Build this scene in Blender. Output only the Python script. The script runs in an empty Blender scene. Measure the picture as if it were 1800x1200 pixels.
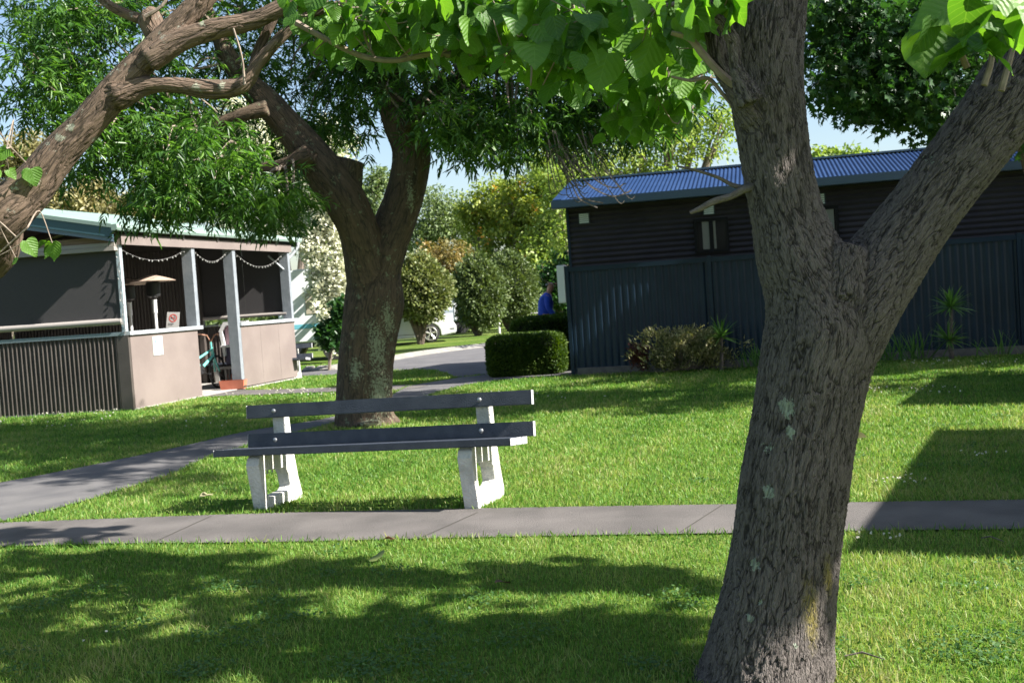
import bpy, math, random
import numpy as np
from mathutils import Vector, Matrix
rng = np.random.default_rng(7); random.seed(7)
sc = bpy.context.scene
COL = sc.collection
R = math.radians
# ---------------------------------------------------------------- camera model
F = 2000.; CH = 1.42; PT = R(2.18); RL = R(-3.9)
def _rx(a): c, s = math.cos(a), math.sin(a); return np.array([[1,0,0],[0,c,-s],[0,s,c]])
def _rz(a): c, s = math.cos(a), math.sin(a); return np.array([[c,-s,0],[s,c,0],[0,0,1]])
CM = _rx(math.pi/2-PT) @ _rz(RL); CO = np.array([0,0,CH])
def ray(px, py): return CM @ np.array([(px-900)/F, -(py-600)/F, -1])
def G(px, py, z=0.):
    r = ray(px, py); return CO + r*((z-CH)/r[2])
def D(px, py, d):
    r = ray(px, py); return CO + r*(d/r[1])
SAZ = R(16); SEL = R(39)      # sun comes from the right, a little towards the viewer
S = np.array([math.cos(SEL)*math.cos(SAZ), -math.cos(SEL)*math.sin(SAZ), math.sin(SEL)])
# ---------------------------------------------------------------- helpers
def tag(o, label=None, cat=None, group=None, kind=None):
    if label: o['label'] = label
    if cat: o['category'] = cat
    if group: o['group'] = group
    if kind: o['kind'] = kind
    return o
def empty(name, loc=(0,0,0), rz=0.):
    o = bpy.data.objects.new(name, None); COL.objects.link(o); o.location = loc; o.rotation_euler = (0,0,rz)
    o.empty_display_size = .2
    return o
def link(name, me, m=None, parent=None, smooth=False):
    o = bpy.data.objects.new(name, me); COL.objects.link(o)
    if m is not None: me.materials.append(m)
    if parent is not None:
        o.parent = parent
    if smooth: me.polygons.foreach_set('use_smooth', [True]*len(me.polygons))
    return o
def world_child(o, root):      # meshes built in world coordinates under a root that is moved: keep them in place
    o.matrix_parent_inverse = Matrix.LocRotScale(root.location, root.rotation_euler, None).inverted()
    return o
def mesh_np(name, V, Fc, attrs=None):
    me = bpy.data.meshes.new(name); V = np.ascontiguousarray(V, dtype=np.float32); Fc = np.ascontiguousarray(Fc, dtype=np.int32)
    n, k = Fc.shape
    me.vertices.add(len(V)); me.vertices.foreach_set('co', V.ravel())
    me.loops.add(n*k); me.loops.foreach_set('vertex_index', Fc.ravel())
    me.polygons.add(n); me.polygons.foreach_set('loop_start', np.arange(0, n*k, k, dtype=np.int32))
    me.polygons.foreach_set('loop_total', np.full(n, k, dtype=np.int32))
    for an, av in (attrs or {}).items():
        av = np.asarray(av, dtype=np.float32)
        if av.ndim == 1:
            a = me.attributes.new(an, 'FLOAT', 'POINT'); a.data.foreach_set('value', av)
        else:
            a = me.attributes.new(an, 'FLOAT_VECTOR', 'POINT'); a.data.foreach_set('vector', av.ravel())
    me.update(calc_edges=True); me.validate()
    return me
class MB:
    def __init__(s): s.v = []; s.f = []
    def add(s, vs, fs):
        b = len(s.v); s.v += [tuple(map(float, p)) for p in vs]; s.f += [tuple(i+b for i in f) for f in fs]; return s
    def hexa(s, p):            # 8 points: bottom 4 ccw, top 4
        return s.add(p, [(3,2,1,0),(4,5,6,7),(0,1,5,4),(1,2,6,5),(2,3,7,6),(3,0,4,7)])
    def box(s, x0, x1, y0, y1, z0, z1, f=None):
        p = [(x0,y0,z0),(x1,y0,z0),(x1,y1,z0),(x0,y1,z0),(x0,y0,z1),(x1,y0,z1),(x1,y1,z1),(x0,y1,z1)]
        if f: p = [f(*q) for q in p]
        return s.hexa(p)
    def tube(s, pts, rad, n=8, caps=True):
        pts = [Vector(p) for p in pts]; m = len(pts)
        if not hasattr(rad, '__len__'): rad = [rad]*m
        up = None; b = len(s.v)
        for i, p in enumerate(pts):
            t = (pts[min(i+1,m-1)]-pts[max(i-1,0)]).normalized()
            if up is None:
                up = t.orthogonal().normalized()
            up = (up-t*up.dot(t)).normalized(); q = t.cross(up)
            for k in range(n):
                a = 2*math.pi*k/n; s.v.append(tuple(p+up*(rad[i]*math.cos(a))+q*(rad[i]*math.sin(a))))
        for i in range(m-1):
            for k in range(n):
                a, c = b+i*n+k, b+i*n+(k+1)%n; s.f.append((a, c, c+n, a+n))
        if caps:
            s.f.append(tuple(b+k for k in range(n))[::-1]); s.f.append(tuple(b+(m-1)*n+k for k in range(n)))
        return s
    def cyl(s, a, b, r, n=12, r2=None): return s.tube([a, b], [r, r if r2 is None else r2], n)
    def lathe(s, prof, c=(0,0,0), n=20, axis='z'):
        b = len(s.v)
        for r, h in prof:
            for k in range(n):
                a = 2*math.pi*k/n
                q = (r*math.cos(a), r*math.sin(a), h)
                if axis == 'y': q = (q[0], q[2], q[1])
                s.v.append((q[0]+c[0], q[1]+c[1], q[2]+c[2]))
        for i in range(len(prof)-1):
            for k in range(n): s.f.append((b+i*n+k, b+i*n+(k+1)%n, b+(i+1)*n+(k+1)%n, b+(i+1)*n+k))
        s.f.append(tuple(b+k for k in range(n))[::-1]); s.f.append(tuple(b+(len(prof)-1)*n+k for k in range(n)))
        return s
    def prism(s, poly, y0, y1, f=None):   # polygon in (x,z) extruded along y
        n = len(poly); vs = [(x,y0,z) for x,z in poly]+[(x,y1,z) for x,z in poly]
        if f: vs = [f(*q) for q in vs]
        return s.add(vs, [tuple(range(n)), tuple(range(2*n-1, n-1, -1))]+[((i+1)%n, i, i+n, (i+1)%n+n) for i in range(n)])
    def build(s, name, m, parent=None, smooth=False, bevel=0.):
        me = bpy.data.meshes.new(name); me.from_pydata(s.v, [], s.f)
        import bmesh
        bm = bmesh.new(); bm.from_mesh(me); bmesh.ops.recalc_face_normals(bm, faces=bm.faces)
        if bevel: bmesh.ops.bevel(bm, geom=list(bm.edges), offset=bevel, segments=2, affect='EDGES', clamp_overlap=True)
        bm.to_mesh(me); bm.free()
        o = link(name, me, m, parent, smooth)
        if smooth: me.set_sharp_from_angle(angle=R(40))
        return o
def poly_sheet(name, pts, z, m, parent=None, kind=None, thick=0.):
    mb = MB(); n = len(pts)
    mb.add([(x,y,z) for x,y in pts], [tuple(range(n))])
    o = mb.build(name, m, parent)
    if kind: tag(o, kind=kind)
    return o
# ---------------------------------------------------------------- materials
def mat(name, col, rough=.6, metal=0., col2=None, scale=5., bump=0., bscale=30., detail=6., coord='Object', spec=.5, stretch=None, ramp=(.35,.65)):
    m = bpy.data.materials.new(name); m.use_nodes = True; nt = m.node_tree; n = nt.nodes; l = nt.links
    b = n['Principled BSDF']; b.inputs['Base Color'].default_value = (*col, 1); b.inputs['Roughness'].default_value = rough
    b.inputs['Metallic'].default_value = metal; b.inputs['Specular IOR Level'].default_value = spec
    tc = n.new('ShaderNodeTexCoord'); src = tc.outputs[coord]
    if stretch:
        mp = n.new('ShaderNodeMapping'); mp.inputs['Scale'].default_value = stretch; l.new(src, mp.inputs['Vector']); src = mp.outputs[0]
    if col2:
        t = n.new('ShaderNodeTexNoise'); t.inputs['Scale'].default_value = scale; t.inputs['Detail'].default_value = detail
        l.new(src, t.inputs['Vector']); r = n.new('ShaderNodeValToRGB')
        r.color_ramp.elements[0].position = ramp[0]; r.color_ramp.elements[1].position = ramp[1]
        r.color_ramp.elements[0].color = (*col, 1); r.color_ramp.elements[1].color = (*col2, 1)
        l.new(t.outputs['Fac'], r.inputs['Fac']); l.new(r.outputs['Color'], b.inputs['Base Color'])
    if bump:
        t = n.new('ShaderNodeTexNoise'); t.inputs['Scale'].default_value = bscale; t.inputs['Detail'].default_value = 5
        l.new(src, t.inputs['Vector']); bp = n.new('ShaderNodeBump'); bp.inputs['Strength'].default_value = bump; bp.inputs['Distance'].default_value = .02
        l.new(t.outputs['Fac'], bp.inputs['Height']); l.new(bp.outputs[0], b.inputs['Normal'])
    return m
def leafmat(name, cols, rough=.42, trans=.45, tcol=None, spec=.45, wscale=0.):
    """cols: list of colours spread over the per-leaf random attribute"""
    m = bpy.data.materials.new(name); m.use_nodes = True; nt = m.node_tree; n = nt.nodes; l = nt.links
    b = n['Principled BSDF']; b.inputs['Roughness'].default_value = rough; b.inputs['Specular IOR Level'].default_value = spec
    at = n.new('ShaderNodeAttribute'); at.attribute_name = 'rnd'
    r = n.new('ShaderNodeValToRGB'); cr = r.color_ramp
    while len(cr.elements) < len(cols): cr.elements.new(.5)
    for i, c in enumerate(cols): cr.elements[i].position = i/(len(cols)-1); cr.elements[i].color = (*c, 1)
    fac = at.outputs['Fac']
    if wscale:
        tc = n.new('ShaderNodeTexCoord'); t = n.new('ShaderNodeTexNoise'); t.inputs['Scale'].default_value = wscale; t.inputs['Detail'].default_value = 3
        l.new(tc.outputs['Object'], t.inputs['Vector'])
        a = n.new('ShaderNodeMath'); a.operation = 'MULTIPLY_ADD'; a.inputs[1].default_value = 1.6; a.inputs[2].default_value = -.8
        l.new(t.outputs['Fac'], a.inputs[0]); a2 = n.new('ShaderNodeMath'); a2.operation = 'ADD'; a2.use_clamp = True
        l.new(a.outputs[0], a2.inputs[0]); l.new(fac, a2.inputs[1]); fac = a2.outputs[0]
    l.new(fac, r.inputs['Fac']); l.new(r.outputs['Color'], b.inputs['Base Color'])
    tr = n.new('ShaderNodeBsdfTranslucent')
    mx = n.new('ShaderNodeMix'); mx.data_type = 'RGBA'; mx.blend_type = 'MULTIPLY'; mx.inputs['Factor'].default_value = 1
    l.new(r.outputs['Color'], mx.inputs['A']); mx.inputs['B'].default_value = (*(tcol or (1.9, 2.1, .8)), 1); l.new(mx.outputs['Result'], tr.inputs['Color'])
    ms = n.new('ShaderNodeMixShader'); ms.inputs[0].default_value = trans
    l.new(b.outputs[0], ms.inputs[1]); l.new(tr.outputs[0], ms.inputs[2]); l.new(ms.outputs[0], n['Material Output'].inputs['Surface'])
    return m
def veins(m):
    nt = m.node_tree; n = nt.nodes; l = nt.links; at = n.new('ShaderNodeAttribute'); at.attribute_name = 'lf'; sx = n.new('ShaderNodeSeparateXYZ'); l.new(at.outputs['Vector'], sx.inputs[0])
    def M(op, a, b=None, c=None):
        q = n.new('ShaderNodeMath'); q.operation = op
        for i, v in enumerate((a, b, c)):
            if v is None: continue
            if isinstance(v, (int, float)): q.inputs[i].default_value = v
            else: l.new(v, q.inputs[i])
        return q.outputs[0]
    aw = M('ABSOLUTE', sx.outputs['Y']); ph = M('FRACT', M('MULTIPLY', M('SUBTRACT', sx.outputs['X'], M('MULTIPLY', aw, .85)), 5.5))
    side = M('LESS_THAN', M('ABSOLUTE', M('SUBTRACT', ph, .5)), .045); mid = M('LESS_THAN', aw, .014); v = M('MAXIMUM', side, mid)
    r = next(q for q in n if q.type == 'VALTORGB'); mx = n.new('ShaderNodeMix'); mx.data_type = 'RGBA'; l.new(M('MULTIPLY', v, .22), mx.inputs['Factor'])
    tos = [k.to_socket for k in r.outputs['Color'].links]; l.new(r.outputs['Color'], mx.inputs['A']); mx.inputs['B'].default_value = (.22,.34,.09,1)
    for t in tos: l.new(mx.outputs['Result'], t)
    nz = n.new('ShaderNodeTexNoise'); nz.inputs['Scale'].default_value = 45; nz.inputs['Detail'].default_value = 3; tc = n.new('ShaderNodeTexCoord'); l.new(tc.outputs['Object'], nz.inputs['Vector'])
    bp = n.new('ShaderNodeBump'); bp.inputs['Strength'].default_value = .35; bp.inputs['Distance'].default_value = .010
    l.new(M('ADD', nz.outputs['Fac'], M('MULTIPLY', M('ABSOLUTE', M('SUBTRACT', ph, .5)), 1.2)), bp.inputs['Height']); l.new(bp.outputs[0], n['Principled BSDF'].inputs['Normal'])
    return m
def clear_rays(P, pts, rad):
    """leave the sun a gap towards each of pts"""
    keep = np.ones(len(P), bool)
    for q in pts:
        d = P-np.asarray(q); t = d@S; keep &= (np.linalg.norm(d-t[:,None]*S, axis=1) > rad)|(t < 0)
    return P[keep]
def barkmat(name, c1, c2, crack, vscale, disp, lichen=(.42,.47,.38), patch=.0, patchcol=(.4,.45,.36), nscale=9., lscale=38., lamp=.8):
    m = bpy.data.materials.new(name); m.use_nodes = True; nt = m.node_tree; n = nt.nodes; l = nt.links
    b = n['Principled BSDF']; b.inputs['Roughness'].default_value = .88; b.inputs['Specular IOR Level'].default_value = .25
    at = n.new('ShaderNodeAttribute'); at.attribute_name = 'bk'; src = at.outputs['Vector']
    # wobble the coordinates
    nz = n.new('ShaderNodeTexNoise'); nz.inputs['Scale'].default_value = vscale*.35; nz.inputs['Detail'].default_value = 3; l.new(src, nz.inputs['Vector'])
    vm = n.new('ShaderNodeVectorMath'); vm.operation = 'MULTIPLY_ADD'; l.new(nz.outputs['Color'], vm.inputs[0])
    k = 2.2/vscale; vm.inputs[1].default_value = (k,k,k*.7); l.new(src, vm.inputs[2])
    def fissure(scale, width, detail=3):
        q = n.new('ShaderNodeTexNoise'); q.inputs['Scale'].default_value = scale; q.inputs['Detail'].default_value = detail; q.inputs['Distortion'].default_value = .6; l.new(src, q.inputs['Vector'])
        a_ = n.new('ShaderNodeMath'); a_.operation = 'SUBTRACT'; l.new(q.outputs['Fac'], a_.inputs[0]); a_.inputs[1].default_value = .5
        b_ = n.new('ShaderNodeMath'); b_.operation = 'ABSOLUTE'; l.new(a_.outputs[0], b_.inputs[0])
        r_ = n.new('ShaderNodeMapRange'); r_.interpolation_type = 'SMOOTHSTEP'; r_.inputs['From Max'].default_value = width; l.new(b_.outputs[0], r_.inputs['Value']); return r_
    mr = fissure(vscale*.42, .045); mr3 = fissure(vscale*1.1, .06, 2)
    vo2 = n.new('ShaderNodeTexVoronoi'); vo2.feature = 'DISTANCE_TO_EDGE'; vo2.inputs['Scale'].default_value = vscale*1.5; l.new(vm.outputs[0], vo2.inputs['Vector'])
    mr2 = n.new('ShaderNodeMapRange'); mr2.interpolation_type = 'SMOOTHSTEP'; mr2.inputs['From Max'].default_value = .22; l.new(vo2.outputs['Distance'], mr2.inputs['Value'])
    oc_ = n.new('ShaderNodeTexCoord'); osrc = oc_.outputs['Object']
    fn = n.new('ShaderNodeTexNoise'); fn.inputs['Scale'].default_value = vscale*3; fn.inputs['Detail'].default_value = 6; fn.inputs['Roughness'].default_value = .65; l.new(src, fn.inputs['Vector'])
    bn = n.new('ShaderNodeTexNoise'); bn.inputs['Scale'].default_value = nscale; bn.inputs['Detail'].default_value = 5; l.new(src, bn.inputs['Vector'])
    def M(op, a, bb, c=None):
        q = n.new('ShaderNodeMath'); q.operation = op
        for i, v in enumerate((a, bb, c)):
            if v is None: continue
            if hasattr(v, 'default_value') or hasattr(v, 'links'): l.new(v, q.inputs[i])
            else: q.inputs[i].default_value = v
        return q.outputs[0]
    h = M('MULTIPLY_ADD', mr2.outputs[0], .28, M('MULTIPLY_ADD', mr3.outputs[0], .32, M('MULTIPLY', mr.outputs[0], .5)))
    h = M('ADD', h, M('MULTIPLY', fn.outputs['Fac'], .9))
    dn = n.new('ShaderNodeDisplacement'); dn.inputs['Midlevel'].default_value = .7; dn.inputs['Scale'].default_value = disp; l.new(h, dn.inputs['Height'])
    l.new(dn.outputs[0], n['Material Output'].inputs['Displacement']); m.displacement_method = 'BOTH'
    r1 = n.new('ShaderNodeValToRGB'); e = r1.color_ramp.elements; e[0].position = .3; e[1].position = .7; e[0].color = (*c1,1); e[1].color = (*c2,1); l.new(bn.outputs['Fac'], r1.inputs['Fac'])
    def mix(a, bcol, fac, bt='MIX'):
        q = n.new('ShaderNodeMix'); q.data_type = 'RGBA'; q.blend_type = bt
        l.new(fac, q.inputs['Factor'])
        for s_, v in (('A', a), ('B', bcol)):
            if isinstance(v, tuple): q.inputs[s_].default_value = (*v, 1)
            else: l.new(v, q.inputs[s_])
        return q.outputs['Result']
    fn_r = n.new('ShaderNodeMapRange'); fn_r.inputs['From Min'].default_value = .3; fn_r.inputs['From Max'].default_value = .75; fn_r.inputs['To Min'].default_value = .0; fn_r.inputs['To Max'].default_value = .55; l.new(fn.outputs['Fac'], fn_r.inputs['Value'])
    c = mix(r1.outputs['Color'], tuple(min(1, x*1.8) for x in c2), fn_r.outputs[0])
    inv = M('SUBTRACT', 1., mr.outputs[0]); c = mix(c, crack, M('MULTIPLY', M('POWER', inv, 1.5), .8)); inv3 = M('SUBTRACT', 1., mr3.outputs[0]); c = mix(c, crack, M('MULTIPLY', inv3, .45))  # crack dirt, coloured darker still to stand for shade in the fissures
    if patch:
        pn = n.new('ShaderNodeTexNoise'); pn.inputs['Scale'].default_value = nscale*.6; pn.inputs['Detail'].default_value = 9; pn.inputs['Roughness'].default_value = .78; l.new(osrc, pn.inputs['Vector'])
        pr = n.new('ShaderNodeMapRange'); pr.inputs['From Min'].default_value = 1-patch; pr.inputs['From Max'].default_value = 1-patch+.03; l.new(pn.outputs['Fac'], pr.inputs['Value'])
        c = mix(c, patchcol, pr.outputs[0])
    la = n.new('ShaderNodeAttribute'); la.attribute_name = 'lich'
    ln = n.new('ShaderNodeTexNoise'); ln.inputs['Scale'].default_value = lscale; ln.inputs['Detail'].default_value = 8; ln.inputs['Roughness'].default_value = .7; l.new(osrc, ln.inputs['Vector'])
    lf = M('ADD', M('MULTIPLY', la.outputs['Fac'], lamp), M('MULTIPLY_ADD', ln.outputs['Fac'], 1.6, -.8))
    lr = n.new('ShaderNodeMapRange'); lr.inputs['From Min'].default_value = .46; lr.inputs['From Max'].default_value = .54; l.new(lf, lr.inputs['Value'])
    lc = mix(lichen, tuple(x*.55 for x in lichen), fn_r.outputs[0]); c = mix(c, lc, M('MULTIPLY', lr.outputs[0], M('MULTIPLY_ADD', mr3.outputs[0], .5, .5)))
    ma = n.new('ShaderNodeAttribute'); ma.attribute_name = 'moss'
    mf = M('ADD', ma.outputs['Fac'], M('MULTIPLY_ADD', ln.outputs['Fac'], 1.2, -.75)); mm = n.new('ShaderNodeMapRange'); mm.inputs['From Min'].default_value = .25; mm.inputs['From Max'].default_value = .75; mm.inputs['To Max'].default_value = .75; l.new(mf, mm.inputs['Value'])
    c = mix(c, (.20,.165,.035), M('MULTIPLY', mm.outputs[0], mr3.outputs[0]))
    l.new(c, b.inputs['Base Color'])
    return m
# ---------------------------------------------------------------- leaf engines (numpy)
def unit(v): return v/np.maximum(np.linalg.norm(v, axis=-1, keepdims=True), 1e-9)
def frames(t, roll=None):
    """orthonormal side/normal for directions t, normals biased upward"""
    up = np.tile([0,0,1.], (len(t),1)) + rng.normal(0, .35, (len(t),3))
    s = unit(np.cross(t, up)); nrm = np.cross(s, t)
    if roll is not None:
        c, q = np.cos(roll)[:,None], np.sin(roll)[:,None]; s, nrm = s*c+nrm*q, nrm*c-s*q
    return s, nrm
def stamp(P, t, s, nrm, L, W, tmpl, faces, rnd):
    """P,t,s,nrm (N,3); tmpl (K,3) along/across/lift"""
    N, K = len(P), len(tmpl); T = np.asarray(tmpl)
    V = (P[:,None,:] + t[:,None,:]*(T[None,:,0,None]*L[:,None,None]) + s[:,None,:]*(T[None,:,1,None]*W[:,None,None]) + nrm[:,None,:]*(T[None,:,2,None]*L[:,None,None]))
    Fc = np.asarray(faces)[None] + (np.arange(N)*K)[:,None,None]
    return V.reshape(-1,3), Fc.reshape(-1, len(faces[0])), np.repeat(rnd, K)
LEAFLET = ([(0,0,0),(.42,.5,.05),(1,0,-.12),(.42,-.5,.05)], [(0,1,2),(0,2,3)])
CARD = ([(0,0,0),(.35,.5,.08),(.8,.38,.0),(1,0,-.1),(.75,-.42,.02),(.3,-.5,.07)], [(0,1,2,3),(0,3,4,5)])
_st = []
for k in range(5):
    a = R(-110+55*k); _st.append((.45+.62*math.cos(a)*(1 if abs(k-2)<2 else .75), .62*math.sin(a)*(1 if abs(k-2)<2 else .75), -.06))
    if k < 4: a = R(-82.5+55*k); _st.append((.45+.24*math.cos(a), .24*math.sin(a), .03))
STAR = ([(0,0,0)]+_st, [(0,i,i+1) for i in range(1,9)])
_hu = [(-.11,.20),(-.01,.42),(.14,.55),(.34,.57),(.55,.48),(.75,.31),(.9,.13),(1.,.01)]
_hv = []
for i,(u,w) in enumerate(_hu):
    mu = max(u, 0) if i < 2 else u
    z = -.28*max(0,u)**1.8
    _hv += [(u, w, z+.10*w/.5), (u if i>1 else .0+.03*i, 0, z), (u, -w, z+.10*w/.5)]
HEART = (_hv, [q for i in range(7) for q in ((3*i,3*i+3,3*i+4,3*i+1),(3*i+1,3*i+4,3*i+5,3*i+2))])
HEARTS = []
for _v in range(4):
    hh = []
    for k_, (a_, b_, c_) in enumerate(_hv):
        jj = math.sin(a_*9+_v*2.1+(b_ > 0)*1.7)*.05 if abs(b_) > .05 else math.sin(a_*5+_v)*.02
        hh.append((a_+.03*math.sin(k_*2.7+_v), b_*(1+.10*math.sin(k_*1.9+_v*1.3)), c_+jj))
    HEARTS.append((hh, HEART[1]))
def hearts(P, t, s, nm, L, W, rnd):
    out = []; ix = np.arange(len(P)) % 4
    for k in range(4):
        m_ = ix == k
        if m_.any(): out.append(stamp(P[m_], t[m_], s[m_], nm[m_], L[m_], W[m_], *HEARTS[k], rnd[m_]))
    return cat(out)
def sub_centres(C, rad, n):
    """n points spread in an ellipsoid"""
    v = unit(rng.normal(size=(n,3)))*(rng.random((n,1))**(1/2.4)); return np.asarray(C)+v*np.asarray(rad)
def pin_sprays(centres, rad, per, L, W, ln=7, rach=.16, droop=.6):
    """pinnate drooping sprays of narrow leaflets round each centre"""
    n = len(centres)*per
    C = np.repeat(centres, per, axis=0); rnd_c = np.repeat(rng.random(len(centres)), per)
    off = unit(rng.normal(size=(n,3)))*(rng.random((n,1))**.5)*np.asarray(rad)
    P = C+off; t = unit(off/np.max(rad)*.8+rng.normal(0,.5,(n,3))+np.array([0,0,-droop]))
    s, nm = frames(t)
    VV=[];FF=[];RR=[];b=0
    for i in range(ln):
        u = (i//2+1)/((ln+1)//2+.0); sg = 0 if i == ln-1 else (1 if i%2 else -1)
        tt = unit(t*(.55 if sg else 1)+s*sg*.85+rng.normal(0,.12,(n,3))+np.array([0,0,-.15]))
        s2, n2 = frames(tt)
        Q = P+t*(rach*u)
        v, f, r = stamp(Q, tt, s2, n2, L*(.75+.5*rng.random(n)), W*(.8+.4*rng.random(n)), *LEAFLET, np.clip(.55*rnd_c+.45*rng.random(n),0,1))
        VV.append(v); FF.append(f+b); RR.append(r); b += len(v)
    return np.concatenate(VV), np.concatenate(FF), np.concatenate(RR)
def leaf_cloud(centres, rad, per, L, W, T, droop=.3, out=.6):
    n = len(centres)*per; C = np.repeat(centres, per, axis=0); rc = np.repeat(rng.random(len(centres)), per)
    off = unit(rng.normal(size=(n,3)))*(rng.random((n,1))**.45)*np.asarray(rad)
    t = unit(off/np.max(rad)*out+rng.normal(0,.55,(n,3))+np.array([0,0,-droop])); s, nm = frames(t, rng.normal(0,.5,n))
    return stamp(C+off, t, s, nm, L*(.65+.6*rng.random(n)), W*(.7+.5*rng.random(n)), *T, np.clip(.5*rc+.5*rng.random(n),0,1))
def cat(parts):
    V=[];Fc=[];Rn=[];b=0
    for v,f,r in parts: V.append(v);Fc.append(f+b);Rn.append(r);b+=len(v)
    return np.concatenate(V), np.concatenate(Fc), np.concatenate(Rn)
def foliage(name, vfr, m, parent, smooth=False):
    v, f, r = vfr; at = {'rnd': r}
    if smooth: at['lf'] = np.tile(np.array([[q[0], q[1], 0] for q in _hv]), (len(v)//24, 1))
    o = link(name, mesh_np(name, v, f, at), m, parent, smooth); world_child(o, parent); return o
# ---------------------------------------------------------------- limbs: skeleton -> tubes -> voxel union with bark coordinates
def catmull(pts, k=6):
    P = [np.array(p, float) for p in pts]; P = [2*P[0]-P[1]]+P+[2*P[-1]-P[-2]]; out = []
    for i in range(1, len(P)-2):
        a,b,c,d = P[i-1:i+3]
        for j in range(k):
            u = j/k; out.append(.5*((2*b)+(-a+c)*u+(2*a-5*b+4*c-d)*u*u+(-a+3*b-3*c+d)*u**3))
    out.append(P[-2]); return np.array(out)
def limbs(name, chains, voxel, m, parent, lich=(), moss=(), wob=.06, smooth_it=3):
    """chains: list of lists of (x,y,z,r)"""
    mb = MB(); SK = []; s0 = 0.
    for ci, ch in enumerate(chains):
        c = catmull(ch, 7); n = 20; b = len(mb.v); up = None; s = s0+ci*3.7
        ph = rng.random(4)*6.28
        for i in range(len(c)):
            p = Vector(c[i,:3]); t = Vector(c[min(i+1,len(c)-1),:3]-c[max(i-1,0),:3]).normalized()
            if up is None: up = Vector((0,-1,0)); 
            up = (up-t*up.dot(t)).normalized(); q = t.cross(up)
            if i: s += float(np.linalg.norm(c[i,:3]-c[i-1,:3]))
            SK.append((*p, c[i,3], s, *t, *up, *q))
            for k in range(n):
                a = 2*math.pi*k/n
                rr = c[i,3]*(1+wob*(math.sin(2*a+ph[0]+s*1.7)*.5+math.sin(3*a+ph[1]-s*2.3)*.5+.5*math.sin(5*a+ph[2]+s*3.1)))
                mb.v.append(tuple(p+up*(rr*math.cos(a))+q*(rr*math.sin(a))))
        for i in range(len(c)-1):
            for k in range(n):
                a, d = b+i*n+k, b+i*n+(k+1)%n; mb.f.append((a,d,d+n,a+n))
        mb.f.append(tuple(b+k for k in range(n))[::-1]); mb.f.append(tuple(b+(len(c)-1)*n+k for k in range(n)))
    me = bpy.data.meshes.new(name); me.from_pydata(mb.v, [], mb.f); o = bpy.data.objects.new(name, me); COL.objects.link(o)
    md = o.modifiers.new('r','REMESH'); md.mode = 'VOXEL'; md.voxel_size = voxel
    sm = o.modifiers.new('s','SMOOTH'); sm.iterations = smooth_it; sm.factor = .5
    dg = bpy.context.evaluated_depsgraph_get(); ev = bpy.data.meshes.new_from_object(o.evaluated_get(dg))
    o.modifiers.clear(); o.data = ev; ev.name = name; ev.materials.clear(); ev.materials.append(m)
    nv = len(ev.vertices); V = np.empty(nv*3, np.float32); ev.vertices.foreach_get('co', V); V = V.reshape(-1,3)
    A = np.array(SK); BK = np.empty((nv,3))
    for a in range(0, nv, 20000):
        v = V[a:a+20000]; d = np.linalg.norm(v[:,None,:]-A[None,:,:3], axis=2)-A[None,:,3]*.9; j = d.argmin(1); K = A[j]
        dv = v-K[:,:3]; ax = (dv*K[:,5:8]).sum(1)
        BK[a:a+20000] = np.stack([(dv*K[:,8:11]).sum(1), (dv*K[:,11:14]).sum(1), (K[:,4]+ax)*.2], 1)
    at = ev.attributes.new('bk','FLOAT_VECTOR','POINT'); at.data.foreach_set('vector', BK.astype(np.float32).ravel())
    for an, lst in (('lich', lich), ('moss', moss)):
        w = np.zeros(nv)
        for c, rx, rz in lst:
            dd = np.sqrt(((V[:,0]-c[0])/rx)**2+((V[:,2]-c[2])/rz)**2+((V[:,1]-c[1])/(max(rx,rz)*3))**2); w = np.maximum(w, np.clip(1.1-dd*.6, 0, 1))
        at = ev.attributes.new(an,'FLOAT','POINT'); at.data.foreach_set('value', w.astype(np.float32))
    ev.polygons.foreach_set('use_smooth', [True]*len(ev.polygons))
    if parent is not None: o.parent = parent; world_child(o, parent)
    return o
def ch(lst, d):                # pixel-traced limb: (px, py, half width px[, depth])
    out = []
    for q in lst:
        dd = q[3] if len(q) > 3 else d
        p = D(q[0], q[1], dd); out.append((*p, q[2]/F*dd))
    return out
def twigs(name, curves, m, parent, n=6):
    mb = MB()
    for c in curves:
        c = catmull(c, 4); mb.tube([p[:3] for p in c], [max(.0015, p[3]) for p in c], n)
    o = mb.build(name, m, parent, smooth=True); world_child(o, parent); return o
def feeder(src, dst, r0, r1=.006, sag=.2):
    a, b = np.array(src, float), np.array(dst, float); mid = (a+b)/2+np.array([0,0,sag])+rng.normal(0,.08,3)
    return [(*a, r0), (*mid, (r0+r1)/2), (*b, r1)]
def up_sun(p, z):              # the point at height z on the sun ray through p
    p = np.asarray(p, float); return p+S*((z-p[2])/S[2])
# ================================================================ WORLD, SUN, CAMERA
w = bpy.data.worlds.new("World"); sc.world = w; w.use_nodes = True
nt = w.node_tree; bg = nt.nodes['Background']; sky = nt.nodes.new('ShaderNodeTexSky'); sky.sky_type = 'NISHITA'; sky.sun_disc = False
sky.sun_elevation = SEL; sky.sun_rotation = R(90)+SAZ; sky.air_density = 1.0; sky.dust_density = 1.3; sky.ozone_density = 1.0; sky.altitude = 0
nt.links.new(sky.outputs[0], bg.inputs['Color']); bg.inputs['Strength'].default_value = .064
sl = bpy.data.lights.new('sun', 'SUN'); sl.energy = 5.0; sl.angle = R(.55); sl.color = (1, .955, .87)
so = bpy.data.objects.new('sun', sl); COL.objects.link(so); so.rotation_euler = Vector(S).to_track_quat('Z','Y').to_euler(); so.location = (20,-8,20)
cd = bpy.data.cameras.new('camera'); cd.lens = 40; cd.sensor_width = 36; cd.clip_end = 2000; cd.clip_start = .05
co = bpy.data.objects.new('camera', cd); COL.objects.link(co); sc.camera = co
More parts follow.
